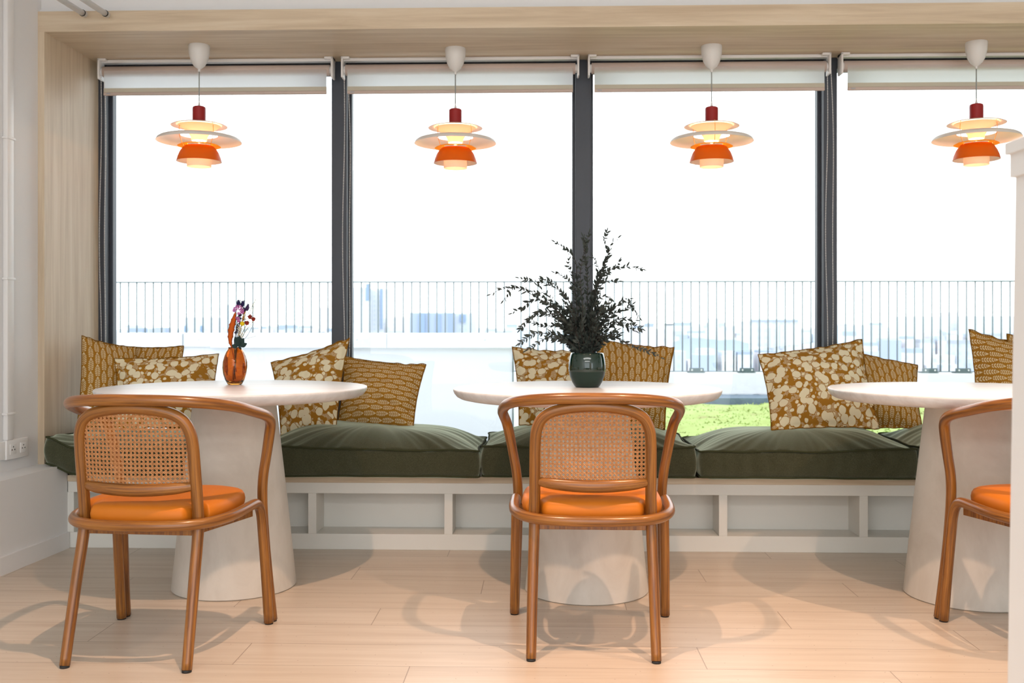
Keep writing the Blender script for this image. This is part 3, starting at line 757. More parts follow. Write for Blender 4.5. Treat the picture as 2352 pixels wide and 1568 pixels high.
# pendant lamps -----------------------------------------------------------
def make_lamp():
    t = thing('pendant_lamp', (0, 0, 0), 'x', 'pendant lamp', 'pendant lamps over the bench')      # origin at the soffit
    K = 4.55/FP
    def hz(y): return (CH+(750-y)*K)-SOF          # local height of a photo row on the lamp axis
    def shell(pts, th=0.0012):                     # open curve (r,z) -> thin closed shell
        inner = []
        for i, (r, z) in enumerate(pts):
            a = Vector(pts[max(i-1, 0)]); b = Vector(pts[min(i+1, len(pts)-1)]); d = (b-a).normalized(); inner.append((max(0.001, r-d.y*th), z+d.x*th))
        return pts+inner[::-1]+[pts[0]]
    def part(name, b, mat, parent=t, ang=40): return shade_flat_sharp(b.out(name, mat, parent, local=True), ang)
    z0 = hz(158)
    part('ceiling_cup', B().lathe([(0, 0), (0.046, 0), (0.0475, -0.004), (0.046, z0*0.35), (0.038, z0*0.66), (0.026, z0*0.86), (0.012, z0*0.98), (0.006, z0-0.003), (0.005, z0-0.013), (0, z0-0.014)], seg=40), MT['lamp_cup'])
    part('cable', B().tube([(0, 0, z0), (0, 0, hz(236))], 0.0027, 8), MT['cable'])
    q = B().lathe([(0.0025, hz(232)), (0.0035, hz(236)), (0.006, hz(243)), (0.006, hz(246)), (0, hz(246))], seg=20); part('cable_grip', q, MT['plastic'])
    part('lamp_cap', B().lathe([(0, hz(244.5)), (0.022, hz(244.5)), (0.0285, hz(246.5)), (0.0295, hz(250)), (0.0295, hz(279)), (0.0315, hz(283)), (0.028, hz(283)), (0.0, hz(278))], seg=40), MT['lamp_red'])
    part('upper_shade', B().lathe(shell([(0.030, hz(283.4)), (0.055, hz(284)), (0.09, hz(285.5)), (0.115, hz(287.5)), (0.125, hz(290))]), seg=72), MT['lamp_white'])
    part('reflector', B().lathe(shell([(0.094, hz(288.5)), (0.078, hz(293.5)), (0.060, hz(299)), (0.046, hz(306)), (0.036, hz(315)), (0.032, hz(323.5))]), seg=56), MT['lamp_opal'])
    part('main_shade', B().lathe(shell([(0.082, hz(311.5)), (0.12, hz(312.5)), (0.155, hz(314.3)), (0.172, hz(316.5)), (0.183, hz(320)), (0.188, hz(325.5))]), seg=96), MT['lamp_white'])
    part('glow_ring', B().lathe(shell([(0.052, hz(331)), (0.066, hz(331.5)), (0.082, hz(333)), (0.095, hz(336.5))]), seg=64), MT['lamp_amber'])
    lo = part('lower_shade', B().lathe([(0.050, hz(335)), (0.064, hz(336)), (0.074, hz(341)), (0.086, hz(350)), (0.095, hz(361)), (0.100, hz(371)), (0.0985, hz(371)), (0.0935, hz(361)), (0.0845, hz(351)), (0.073, hz(342.5)), (0.063, hz(337.5)), (0.050, hz(336.5)), (0.050, hz(335))], seg=72), MT['lamp_orange'])
    part('shade_lining', B().lathe(shell([(0.0975, hz(371)), (0.0925, hz(361.2)), (0.0835, hz(351.5)), (0.0725, hz(343)), (0.063, hz(338.5)), (0.051, hz(337.5))], 0.0006), seg=72), MT['lamp_white'], lo)
    part('inner_cylinder', B().lathe(shell([(0.050, hz(337)), (0.0515, hz(345)), (0.0525, hz(360)), (0.053, hz(383))]), seg=56), MT['lamp_opal'])
    for k in range(3):
        a = math.radians(-90+60+120*k)
        pts = [(r*math.cos(a), r*math.sin(a), hz(y)) for r, y in ((0.083, 282), (0.088, 292), (0.089, 304), (0.087, 314), (0.080, 326), (0.070, 337), (0.0655, 341))]
        part('strut', B().tube(pts, 0.0013, 8, smooth=4), MT['lamp_yellow'])
    part('bulb', B().sphere((0, 0, hz(320)), 0.017, 20, 12), MT['bulb'])
    l = bpy.data.lights.new('lamp_glow', 'POINT'); l.energy = LAMP_W; l.color = (1.0, 0.60, 0.32); l.shadow_soft_size = 0.022
    lo_ = bpy.data.objects.new('lamp_glow', l); C.objects.link(lo_); lo_.parent = t; lo_.location = (0, 0, hz(320))
    t2 = None
    return t
LAMP_W = 4.6
lm = make_lamp(); lamps = [lm, copy_tree(lm), copy_tree(lm), copy_tree(lm)]
for o, (px, Z, rz, lab) in zip(lamps, [
    (457.5, 4.55, 0.04, 'tiered white and orange pendant lamp nearest the oak reveal, over the left table'),
    (1046, 4.60, 0.0, 'tiered white and orange pendant lamp in front of the second window'),
    (1634.5, 4.56, 1.05, 'tiered white and orange pendant lamp in front of the third window, right of the eucalyptus'),
    (2242.5, 4.50, -0.2, 'tiered white and orange pendant lamp at the right, against the white column')]):
    o.location = PH(px, Z, SOF); o.rotation_euler = (0, 0, rz); o['label'] = lab

# ceiling spotlights (above the frame) -------------------------------------
sp0 = None
for i, ((sx_, sy_), e_) in enumerate(SPOTS):
    t = thing('ceiling_spotlight', (sx_, sy_, CEIL), 'small white cylindrical ceiling spotlight above the ' + ('left', 'middle', 'right')[i] + ' chair', 'spotlight', 'ceiling spotlights')
    B().lathe([(0, 0), (0.045, 0), (0.045, -0.13), (0.040, -0.13), (0.040, -0.05), (0, -0.05)], seg=28).out('housing', MT['plastic'], t, local=True)
for yy in (-1.4, -4.0):  # casings for the added fill lights, out of view
    t = thing('fill_light_panel', (0.0, yy, CEIL), 'long flat panel of the added fill light behind the camera', 'fill light', 'added fill light panels')
    B().box(-2.32, 2.32, -0.47, 0.47, -0.045, 0, 0.004).out('fill_panel_frame', MT['plastic'], t, local=True, smooth=False)

# amber vase with dried flowers -------------------------------------------
VZ = 3.865
vc = PH(539.5, VZ, TABH+0.0002); k_ = VZ/FP
vt = thing('amber_vase', vc, 'ribbed amber glass vase holding dried flowers on the left table', 'vase')
ho = [(0.0, 0.0), (0.024, 0.0), (0.028, 0.003), (0.037, 0.020), (0.0435, 0.042), (0.0462, 0.066), (0.0455, 0.088), (0.041, 0.110), (0.034, 0.126), (0.0265, 0.137), (0.0245, 0.143), (0.026, 0.1455)]
hi = [(0.0235, 0.1455), (0.0215, 0.142), (0.0235, 0.136), (0.031, 0.124), (0.0375, 0.109), (0.0415, 0.088), (0.042, 0.066), (0.0395, 0.042), (0.033, 0.021), (0.022, 0.009), (0, 0.007)]
body = B().lathe(ho+hi, seg=64)
for i, v in enumerate(body.v):
    r = math.hypot(v.x, v.y)
    if r > 1e-4 and i < 11*64+1:
        a = math.atan2(v.y, v.x); k = 1+0.030*math.cos(7*a+v.z*38)*math.sin(min(1, v.z/0.145)*pi)
        v.x *= k; v.y *= k
body.out('vase_body', MT['amber'], vt, local=True)
def F(px, py, dz=0.0): return P(px, py, VZ+dz)
vb = Vector((vc.x, vc.y, TABH+0.05))
def neck(s_=0.0, d=0.0): return Vector((vc.x+s_*0.014, vc.y+d*0.012, TABH+0.142))
def flower(name, label, cat, tip, s_, d, stemmat='stem', r=0.0009, bend=0.3):
    n = neck(s_, d); root = vb+Vector((s_*-0.012, d*-0.01, random.random()*0.01-0.035)); tip = Vector(tip)
    mid = n.lerp(tip, 0.5)+Vector((n.x-tip.x, 0, 0))*bend*0.3
    t = thing(name, n, label, cat)
    B().tube([root, n, mid, tip], r, 6, smooth=4).out('stem', MT[stemmat], t)
    return t, n, mid, tip
def tuft(b, c, r, n, sr, seed, elong=1.0, ax=Vector((0, 0, 1))):
    rnd = random.Random(seed)
    for _ in range(n):
        d = Vector((rnd.gauss(0, 1), rnd.gauss(0, 1), rnd.gauss(0, 1))).normalized()*r*rnd.random()**0.4
        d += ax*d.dot(ax)*(elong-1); b.sphere(c+d, sr*(0.7+0.6*rnd.random()), 6, 4)
def spike(b, c, ax, L, r, n, seed):            # bunny-tail / lavender head
    rnd = random.Random(seed); ax = ax.normalized()
    b.tube([c-ax*L/2, c-ax*L*0.25, c, c+ax*L*0.25, c+ax*L/2], [r*0.5, r*0.95, r, r*0.75, r*0.1], 10)
    for _ in range(n):
        t_ = rnd.random(); a = rnd.random()*2*pi; s1 = ax.orthogonal().normalized(); s2 = ax.cross(s1)
        rr = r*(0.3+0.75*math.sin(pi*(0.12+0.8*t_))); p = c+ax*L*(t_-0.5)+(s1*math.cos(a)+s2*math.sin(a))*rr
        b.tube([p, p+(s1*math.cos(a)+s2*math.sin(a))*0.0016+ax*0.004], [0.0008, 0.0002], 4)
def petal_leaf(b, base, ax, side_, L, W, curl=0.15, nn=7):
    ax = ax.normalized(); side_ = side_.normalized(); up = ax.cross(side_); vs, fs = [], []
    for i in range(nn):
        t_ = i/(nn-1); w_ = W*math.sin(pi*(0.06+0.94*t_)**0.8)*0.5; c = base+ax*L*t_+up*curl*L*t_*t_
        vs += [c-side_*w_+up*w_*0.25, c, c+side_*w_+up*w_*0.25]
    for i in range(nn-1):
        a = i*3; fs += [(a, a+1, a+4, a+3), (a+1, a+2, a+5, a+4)]
    b.add(vs, fs)
# purple bunny tails
for i, (px, py, ax, lab) in enumerate([(548, 697, (0.1, 0, 1), 'navy dried grass head, topmost left of the bouquet in the amber vase'), (557, 698, (0.25, 0, 1), 'navy dried grass head just right of the topmost one in the bouquet'),
                                       (568.5, 706, (0.25, 0, 1), 'dark purple bunny tail standing apart at the top right of the bouquet'), (560, 714, (0.15, 0, 1), 'purple bunny tail behind the pink flowers of the bouquet')]):
    t, n, mid, tip = flower('dried_bunny_tail', lab, 'dried flower', F(px, py+4, 0.01*(i-1)), 0.2+0.1*i, 0.3)
    b = B(); spike(b, F(px, py, 0.01*(i-1)), Vector(ax), 0.027, 0.0062, 110, i); b.out('seed_head', MT['purple' if i > 1 else 'navy'], t)
# pink statice
t, n, mid, tip = flower('pink_statice', 'pink frilly dried flower cluster at the top of the bouquet in the amber vase', 'dried flower', F(548, 725, -0.01), -0.2, -0.3)
b = B()
for j, (px, py, r) in enumerate([(541, 708, .007), (545, 704, .007), (551, 706, .009), (555, 712, .008), (538, 713, .006), (556, 717, .006), (548, 720, .006), (545, 731, .007), (548, 737, .006)]): tuft(b, F(px, py, -0.012), r*1.2, 46, 0.0016, j)
b.out('flower_cluster', MT['pink'], t)
# rust leaf blade (jagged)
t = thing('rust_palm_leaf', neck(-1, 0), 'tall jagged rust-orange leaf at the left of the bouquet in the amber vase', 'dried leaf')
vs, fs = [], []; path = [(533, 800, 1.0), (529, 785, 4.5), (530, 765, 7), (533, 748, 7.5), (537, 733, 6), (540, 720, 2.5), (541.5, 716.5, 1)]
pp = [Vector((a, b_, c)) for a, b_, c in path]; pp, _ = catmull(pp, [1]*len(pp), 5)
for i, p in enumerate(pp):
    w_ = p.z*(1.05+(0.28 if i % 4 == 0 else 0)); 
    for s_, dz in ((-1, 0.006), (-0.3, -0.001), (0.3, -0.001), (1, 0.007)): vs.append(F(p.x+s_*w_*0.85, p.y, -0.012+dz))
for i in range(len(pp)-1):
    for j in range(3): a = i*4+j; fs.append((a, a+1, a+5, a+4))
o = mk('leaf_blade', vs, fs, MT['rust'], t); md = o.modifiers.new('s', 'SOLIDIFY'); md.thickness = 0.0008
B().tube([vb+Vector((0.005, 0, 0)), neck(-0.9, 0), F(531, 790, -0.012)], 0.0012, 6, smooth=3).out('stem', MT['rust'], t)
# yellow button
t, n, mid, tip = flower('yellow_button_flower', 'round yellow button flower at the middle of the bouquet in the amber vase', 'dried flower', F(556.5, 743, -0.02), 0.1, -0.7)
b = B(); b.sphere(F(556.5, 743, -0.022), 0.0088, 18, 12); tuft(b, F(556.5, 743, -0.022), 0.0088, 120, 0.0009, 5); b.out('flower_head', MT['yellow'], t)
# red roses
for i, (px, py, lab) in enumerate([(574, 728, 'dark red dried rosebud, upper left of the three in the bouquet'), (582, 733, 'dark red dried rosebud, rightmost of the three in the bouquet'), (567, 742, 'dark red dried rosebud, lowest of the three in the bouquet')]):
    t, n, mid, tip = flower('dried_rosebud', lab, 'dried flower', F(px-1, py+5, -0.005*i), 0.5, 0.0, 'oat')
    b = B(); c = F(px, py, -0.005*i); b.sphere(c, 0.0074, 12, 8, 1.1)
    for k in range(11):
        a = k*2.4; d = Vector((math.cos(a), math.sin(a), 0)); petal_leaf(b, c+Vector((0, 0, -0.006))+d*0.001, Vector((d.x*(0.25+0.08*k), d.y*(0.25+0.08*k), 0.9)), Vector((-d.y, d.x, 0)), 0.0165, 0.012, -0.15)
    tuft(b, c+Vector((0, 0, 0.004)), 0.0062, 26, 0.0017, 60+i); b.out('flower_head', MT['dred'], t)
# dark eucalyptus leaves at the mouth
t = thing('dark_eucalyptus_sprig', neck(0.3, -1), 'dark blue-green round leaves at the mouth of the amber vase', 'dried leaf')
b = B()
for i, (px, py, ax, L, W) in enumerate([(548, 790, (-0.3, -0.2, 0.75), .026, .018), (550, 792, (0.45, -0.2, 0.55), .026, .019), (548, 796, (0.1, -0.5, 0.6), .028, .020), (552, 795, (0.7, 0, 0.25), .022, .016), (545, 797, (-0.5, -0.3, 0.3), .018, .016), (549, 800, (0.3, -0.6, 0.1), .020, .018), (549, 786, (0.1, -.1, 0.9), .022, .016)]):
    ax = Vector(ax); petal_leaf(b, F(px, py, -0.022), ax, Vector((ax.z, 0.3, -ax.x)), L*1.25, W*1.3, 0.2)
b.out('leaves', MT['teal'], t); B().tube([vb, neck(0.3, -0.6), F(549, 790, -0.02)], 0.0012, 6, smooth=3).out('stem', MT['stem'], t)
# cream grass plume
t, n, mid, tip = flower('cream_grass_plume', 'pale cream bleached plume low in the middle of the bouquet in the amber vase', 'dried flower', F(552, 752, -0.015), 0.0, -0.4, 'cream')
b = B(); rnd = random.Random(3)
for i in range(46):
    p0 = F(551+rnd.uniform(-3, 4), rnd.uniform(752, 776), -0.018+rnd.uniform(-.006, .006)); b.tube([p0, p0+Vector((rnd.uniform(-.011, .013), rnd.uniform(-.006, .006), rnd.uniform(.006, .016)))], [0.0011, 0.0003], 5)
b.out('plume', MT['cream'], t)
# oat stem
t, n, mid, tip = flower('dried_oat_stem', 'thin olive oat stem reaching up at the right of the bouquet', 'dried flower', F(586, 692, 0.01), 0.8, 0.2, 'oat', 0.0007, -0.4)
b = B()
for i in range(13):
    t_ = i/12; p = F(571+15*t_, 722-30*t_, 0.01); s_ = 1 if i % 2 else -1
    petal_leaf(b, p, Vector((0.55+0.35*s_, 0, 0.6-0.2*s_)), Vector((0.3, 1, 0)), 0.015, 0.0042, 0.05)
b.out('seed_heads', MT['oat'], t)
# small leafy sprig right, ochre and navy fillers, white puffs
t, n, mid, tip = flower('small_leaf_sprig', 'thin sprig with small olive leaves at the lower right of the bouquet', 'dried leaf', F(583, 742, -0.01), 0.9, -0.2, 'stem', 0.0007, -0.3)
b = B()
for i, (px, py) in enumerate([(574, 751), (578, 746), (581, 742), (572, 757), (576, 749), (583, 741)]): petal_leaf(b, F(px, py, -0.01), Vector(((-1)**i*0.7, 0, 0.5)), Vector((0.2, 1, 0)), 0.010, 0.006)
b.out('leaves', MT['oat'], t)
t, n, mid, tip = flower('ochre_foliage', 'ochre dried foliage behind the yellow button flower', 'dried leaf', F(562, 718, 0.012), 0.3, 0.5, 'ochre')
b = B()
for i in range(9): petal_leaf(b, F(557+i*0.6, 738-i*2.2, 0.012), Vector(((-1)**i*0.25+0.2, 0, 0.8)), Vector((0.6, 1, 0)), 0.014, 0.0055)
b.out('leaves', MT['ochre'], t)
t, n, mid, tip = flower('navy_statice', 'dark violet dried flower mass behind the rust leaf of the bouquet', 'dried flower', F(546, 745, 0.0), -0.2, 0.2)
b = B()
for j in range(12): tuft(b, F(542+j*1.3-4*(j > 8), 764-j*3.9, 0.004), 0.0068, 22, 0.0016, 40+j)
b.out('flower_cluster', MT['navy'], t)
t, n, mid, tip = flower('white_baby_breath', 'thin wisps with tiny pale buds leaving the bouquet to the right', 'dried flower', F(605, 715, 0.0), 0.9, 0.4, 'cream', 0.0004, -0.4)
b = B(); rnd = random.Random(8)
for k, (a, c) in enumerate([((575, 728), (609, 714)), ((566, 777), (587, 772)), ((560, 722), (564, 733))]):
    for i in range(9):
        t_ = i/8; b.sphere(F(a[0]+(c[0]-a[0])*t_+rnd.uniform(-1, 1), a[1]+(c[1]-a[1])*t_+rnd.uniform(-1.5, 1.5), 0), 0.0011 if k < 2 else 0.0026, 6, 4)
    b.tube([F(*a), F(*c)], 0.0003, 4)
b.out('buds', MT['cream'], t)

# eucalyptus in the green pot --------------------------------------------
PZ = 3.705
pcn = PH(1348.5, PZ, TABH+0.0002)
pt = thing('potted_eucalyptus', pcn, 'dark eucalyptus branches in a glossy dark green pot on the middle table', 'potted plant')
po = [(0, 0), (0.040, 0), (0.046, 0.003), (0.056, 0.020), (0.064, 0.040), (0.0675, 0.058)]
po2 = [(0.0678, 0.0585), (0.0690, 0.066), (0.0685, 0.085), (0.066, 0.105), (0.0625, 0.120), (0.0605, 0.1265), (0.0585, 0.1275), (0.0570, 0.1255), (0.0600, 0.112), (0.063, 0.085)]
B().lathe(po2, seg=72).out('pot', MT['pot'], pt, local=True)
B().lathe(po+[(0.0678, 0.0585)], seg=72).out('pot_foot', MT['pot_low'], pt, local=True)
B().lathe([(0, 0.117), (0.03, 0.118), (0.0585, 0.114)], seg=32).out('soil', MT['soil'], pt, local=True)
def CR(x, y): return (1120+x/4.127, 520+y/4.127)
def leaf_pts(b, base, ax, side_, L, W): petal_leaf(b, base, ax, side_, L, W, random.uniform(-0.1, 0.25), 5)
def branch(pts, dz, leafL=0.021, gap=0.0125, dens=1.0, wide=0.36):
    n = len(pts); W_ = [pcn+Vector((random.uniform(-.025, .025), random.uniform(-.025, .025), 0.10))]
    for i, (x, y) in enumerate(pts): W_.append(P(*CR(x, y), PZ+dz*(i+1)/n))
    cp, _ = catmull(W_, [1]*len(W_), 8); b = B(); rr = [0.0017-0.0011*i/len(cp) for i in range(len(cp))]
    b.tube(cp, rr, 6); o = b.out('branch', MT['stem'], pt)
    q = B(); acc = 0; k = 0; tot = sum((cp[i+1]-cp[i]).length for i in range(len(cp)-1)); run = 0
    for i in range(len(cp)-1):
        d = cp[i+1]-cp[i]; seg = d.length; run += seg; acc += seg
        if run < 0.05: continue
        t_ = d.normalized()
        while acc > gap:
            acc -= gap; k += 1
            s1 = t_.orthogonal().normalized(); s1 = Matrix.Rotation(random.uniform(0, pi*2) if k % 2 else k*1.57, 3, t_) @ s1
            for sg in (1, -1):
                if random.random() > dens: continue
                ax = (s1*sg*random.uniform(0.55, 1.0)+t_*random.uniform(0.5, 1.0)+Vector((0, 0, random.uniform(-0.15, 0.15))))
                L = leafL*random.uniform(0.65, 1.25)*(1.0-0.25*run/tot)
                leaf_pts(q, cp[i], ax, ax.cross(Vector((random.uniform(-1, 1), random.uniform(-1, 1), random.uniform(-1, 1)))), L, L*random.uniform(wide*0.8, wide*1.2))
    ax = (cp[-1]-cp[-2]).normalized(); leaf_pts(q, cp[-1], ax, ax.orthogonal(), leafL*0.8, leafL*0.26)
    if q.v: q.out('leaves', MT['leaf'], o)
BR = [([(780,950),(620,760),(480,640),(380,600),(250,575),(120,600),(30,642)], -0.10, 0.55), ([(770,950),(610,760),(500,690),(330,600),(240,580),(190,640),(150,700)], -0.10, 0.4),
      ([(760,920),(600,750),(440,690),(330,770),(235,820)], -0.03, 0.9), ([(820,820),(720,640),(560,545),(430,520),(300,490)], 0.03, 0.9),
      ([(860,700),(850,500),(830,320),(760,230),(700,185),(640,150)], 0.05, 0.8), ([(950,700),(940,400),(925,220),(965,60)], 0.02, 1.0), ([(900,800),(880,450),(925,180),(905,95)], -0.02, 0.8),
      ([(980,700),(1070,420),(1140,270),(1105,140),(1130,50)], 0.03, 0.9), ([(980,720),(1080,430),(1140,280),(1170,170),(1235,110)], 0.0, 0.7),
      ([(1000,700),(1120,440),(1280,385),(1370,385),(1460,405)], -0.03, 0.8), ([(1000,720),(1100,450),(1210,390),(1250,325)], 0.05, 0.9),
      ([(1000,760),(1090,540),(1160,515),(1240,518)], -0.02, 1.0), ([(1080,850),(1250,740),(1340,720),(1400,800),(1440,860)], 0.04, 1.0),
      ([(1100,950),(1250,910),(1370,930),(1455,968)], -0.03, 1.0), ([(1100,960),(1260,930),(1340,960),(1400,990)], 0.03, 1.0),
      ([(1160,1050),(1280,1090),(1400,1140),(1520,1180),(1640,1240)], -0.11, 0.75), ([(720,930),(540,830),(400,870),(310,975)], 0.03, 1.0),
      ([(740,920),(560,810),(440,830),(350,910)], -0.05, 1.0), ([(700,1060),(500,1010),(380,1050),(300,1110)], -0.04, 0.9), ([(720,1090),(560,1060),(450,1120),(365,1175)], -0.10, 0.9),
      ([(840,700),(770,520),(700,460),(640,440)], -0.02, 1.0), ([(1060,850),(1180,790),(1290,690),(1345,685)], -0.05, 1.0), ([(800,760),(680,600),(600,520),(520,500)], -0.04, 1.0),
      ([(1000,760),(1060,680),(1130,660),(1160,690)], -0.04, 1.0), ([(830,600),(800,450),(760,350),(770,320)], 0.0, 1.0), ([(740,900),(640,740),(560,640),(470,560)], 0.05, 0.9),
      ([(1040,480),(1030,350),(1000,280)], 0.04, 0.8), ([(1100,900),(1200,820),(1280,800),(1370,740)], 0.0, 1.0), ([(1100,1000),(1180,950),(1260,870),(1400,890)], 0.07, 0.9),
      ([(760,1000),(640,940),(520,940),(400,900)], 0.06, 1.0)]
for p_, dz, dn in BR: branch(p_, dz, 0.0255, 0.0108, dn, 0.46)
rb = random.Random(5)
for i in range(52):      # dense heart of the bunch
    a = rb.uniform(-1.2, 1.2); L = rb.uniform(240, 520)*(1.0 if abs(a) < 0.75 else 0.72); x1, y1 = 915+math.sin(a)*L, 1160-math.cos(a)*L*0.95
    xm, ym = 915+math.sin(a)*L*0.45+rb.uniform(-25, 25), 1160-math.cos(a)*L*0.55
    branch([(xm, ym), (x1, y1)], rb.uniform(-0.11, 0.09), 0.026, 0.0120, 0.95, 0.52)

# socket, trunking and pipes at the left ---------------------------------
wd = (Vector((wb.x, wb.y, 0))-Vector((wa.x, wa.y, 0))).normalized()     # along the wall towards the camera
wn = Vector((-wd.y, wd.x, 0));  wn = wn if wn.x > 0 else -wn
def wallpt(px):           # point of the left wall's face at column px
    u = (px-CX)/FP; r = Vector((u*CT-ST, u*ST+CT, 0)); A_ = Vector((wa.x, wa.y, 0))
    det = r.x*(-wd.y)-(-wd.x)*r.y; t = (A_.x*(-wd.y)-(-wd.x)*A_.y)/det; return r*t
def wallbox(b, s0, s1, z0, z1, d0, d1, bev=0.0):
    A_ = Vector((wa.x, wa.y, 0)); bb_ = B().box(s0, s1, d0, d1, z0, z1, bev)
    b.add([A_+wd*v.x+wn*v.y+Vector((0, 0, v.z)) for v in bb_.v], [f if False else tuple(reversed(f)) for f in bb_.f])
def sdist(px): return (wallpt(px)-Vector((wa.x, wa.y, 0))).length
def wz(px, py): p = wallpt(px); Zc = -p.x*ST+p.y*CT; return CH-(py-HY)/FP*Zc
sA, sB, sC = sdist(56), sdist(30), sdist(6)
z0_, z1_ = wz(56, 1046), wz(56, 1002)
so = thing('wall_socket', wallpt(30)+Vector((0, 0, z0_)), 'white double power socket on the left wall below the cable trunking', 'socket')
b = B(); wallbox(b, sA, sC, z0_, z1_, 0.0, 0.018, 0.003); b.out('backbox', MT['plastic'], so)
b = B(); wallbox(b, sA+0.001, sC+0.08, z0_+0.004, z1_-0.004, 0.0, 0.012, 0.002); b.out('mounting_plate', MT['plastic'], so)
for s0 in (sA+(sC-sA)*0.25, sA+(sC-sA)*0.72):
    zc_ = (z0_+z1_)/2; b = B(); wallbox(b, s0-0.021, s0+0.021, zc_-0.021, zc_+0.021, 0.0175, 0.020, 0.001); ps = b.out('socket_plate', MT['plastic'], so)
    A_ = Vector((wa.x, wa.y, 0)); c = A_+wd*s0+wn*0.0201+Vector((0, 0, zc_))
    b = B()
    for dx, dz in ((-0.009, -0.002), (0.009, -0.002), (0, 0.010)): b.tube([c+wd*dx+Vector((0, 0, dz)), c+wd*dx+Vector((0, 0, dz))+wn*0.0006], 0.003, 10)
    b.out('socket_holes', MT['hole'], ps)
sT0, sT1 = sdist(22), sdist(5)
ct = thing('cable_trunking', wallpt(14)+Vector((0, 0, z1_)), 'white vertical cable trunking running up the left wall from the socket', 'trunking')
b = B(); wallbox(b, sT0+0.002, sT1-0.002, z1_, CEIL, 0.0, 0.022, 0.004); b.out('channel', MT['plastic'], ct)
for py in (318, 640, 950):
    b = B(); zc_ = wz(14, py); wallbox(b, sT0-0.006, sT1+0.004, zc_-0.005, zc_+0.005, 0.0, 0.025, 0.002); b.out('clip', MT['plastic'], ct)
for (px, py, lab) in ((190, 30, 'white ceiling pipe entering the oak beam, left of the pair'), (242, 31, 'white ceiling pipe entering the oak beam, right of the pair')):
    a = P(px, py, 4.285); dr = (camline(0, 0, 0.0, 1)-camline(0, 0, 0, 0)).normalized()
    dirv = Vector((-0.045, -1, 0.0)); dirv.normalize(); e = a+dirv*4.5
    t = thing('ceiling_pipe', a, lab, 'pipe', 'white ceiling pipes'); B().tube([a+dirv*-0.02, e], 0.0125, 18).out('pipe', MT['plastic'], t)
    B().tube([a+dirv*0.001, a+dirv*0.006], 0.0145, 18).out('collar', MT['hole'], t)

# white moulded column in the right foreground ----------------------------
def col_pts(px, Z): return PH(px, Z, 0)
CZ = 1.50; DZ = 0.42                       # far and near depth of the column; we see its left side
ck = CZ/FP
def hcol(py): return CH-(py-HY)*ck
ct_ = thing('moulded_column', to_world((2420-CX)*ck, CZ-DZ/2, 0), 'blurred white column with stepped cap at the right edge of the foreground', 'column')
def sq(b, pxl, z0, z1, pxl2=None):
    vs = []
    for px, z in ((pxl, z0), (pxl2 or pxl, z1)):
        e = (2333-px)*ck; X0 = (px-CX)*ck; X1 = X0+0.36+2*e
        for xx, ZZ in ((X0, CZ-DZ-e), (X1, CZ-DZ-e), (X1, CZ+e*0.0), (X0, CZ+e*0.0)): vs.append(to_world(xx, ZZ, z))
    b.add(vs, [(3,2,1,0),(4,5,6,7),(0,1,5,4),(1,2,6,5),(2,3,7,6),(3,0,4,7)])
b = B(); sq(b, 2304, 0.0, hcol(408), 2333); b.out('shaft', MT['white'], ct_, smooth=False)
b = B(); sq(b, 2320, hcol(408), hcol(356)); b.out('cap_lower_step', MT['white'], ct_, smooth=False)
b = B(); sq(b, 2308, hcol(356), hcol(330)); sq(b, 2308, hcol(330), hcol(320), 2330); b.out('cap_upper_step', MT['white'], ct_, smooth=False)

# outdoors ----------------------------------------------------------------
RY = 11.9
ROOF = 0.06
g_ = B(); nx, ny = 90, 60; gx0, gx1, gy0, gy1 = 0.10, 9.5, 5.3, 11.25
vs, fs = [], []
for j in range(ny+1):
    for i in range(nx+1):
        x, y = gx0+(gx1-gx0)*i/nx, gy0+(gy1-gy0)*j/ny
        vs.append((x, y, ROOF+0.02+0.035*noise.noise(Vector((x*2.2, y*2.2, 0)))+0.03*noise.noise(Vector((x*7, y*7, 3)))))
for j in range(ny):
    for i in range(nx): a = j*(nx+1)+i; fs.append((a, a+1, a+nx+2, a+nx+1))
rnd = random.Random(4)
for _ in range(9000):
    x, y = rnd.uniform(0.3, 8.5), rnd.uniform(6.4, 11.2); z = ROOF+0.02+0.035*noise.noise(Vector((x*2.2, y*2.2, 0)))+0.03*noise.noise(Vector((x*7, y*7, 3)))
    h = rnd.uniform(0.006, 0.022); a = rnd.uniform(0, pi); dx, dy = math.cos(a)*0.012, math.sin(a)*0.012; n0 = len(vs)
    vs += [(x-dx, y-dy, z), (x+dx, y+dy, z), (x+rnd.uniform(-.02, .02), y+rnd.uniform(-.02, .02), z+h)]; fs.append((n0, n0+1, n0+2))
o = mk('sedum_turf', vs, fs, MT['turf'], origin=(4, 8, ROOF)); tag(o, 'bright green mossy turf on the roof outside the windows', 'turf', kind='stuff')
o = B().box(-9, 14, 5.0, 12.6, -0.4, ROOF-0.03).out('roof_slab', MT['gravel'], None, (2, 8, -0.4), smooth=False); tag(o, 'flat pale roof deck around the green turf', 'roof', kind='structure')
o = B().box(0.3, 14, 11.3, 11.9, ROOF-0.03, 0.16).out('roof_margin_strip', MT['margin'], None, (5, 11.5, 0.03), smooth=False); tag(o, 'slate blue membrane strip at the foot of the white parapet', 'roof membrane')  # dark blue strip along the foot of the parapet
pp_ = thing('parapet', (3, RY+0.2, 0.16), 'low white parapet that carries the grey balustrade beyond the turf', 'parapet')
B().box(-9, 14, RY-0.02, RY+0.5, 0.165, 0.415, 0.006).out('parapet_wall', MT['parapet'], pp_, smooth=False)
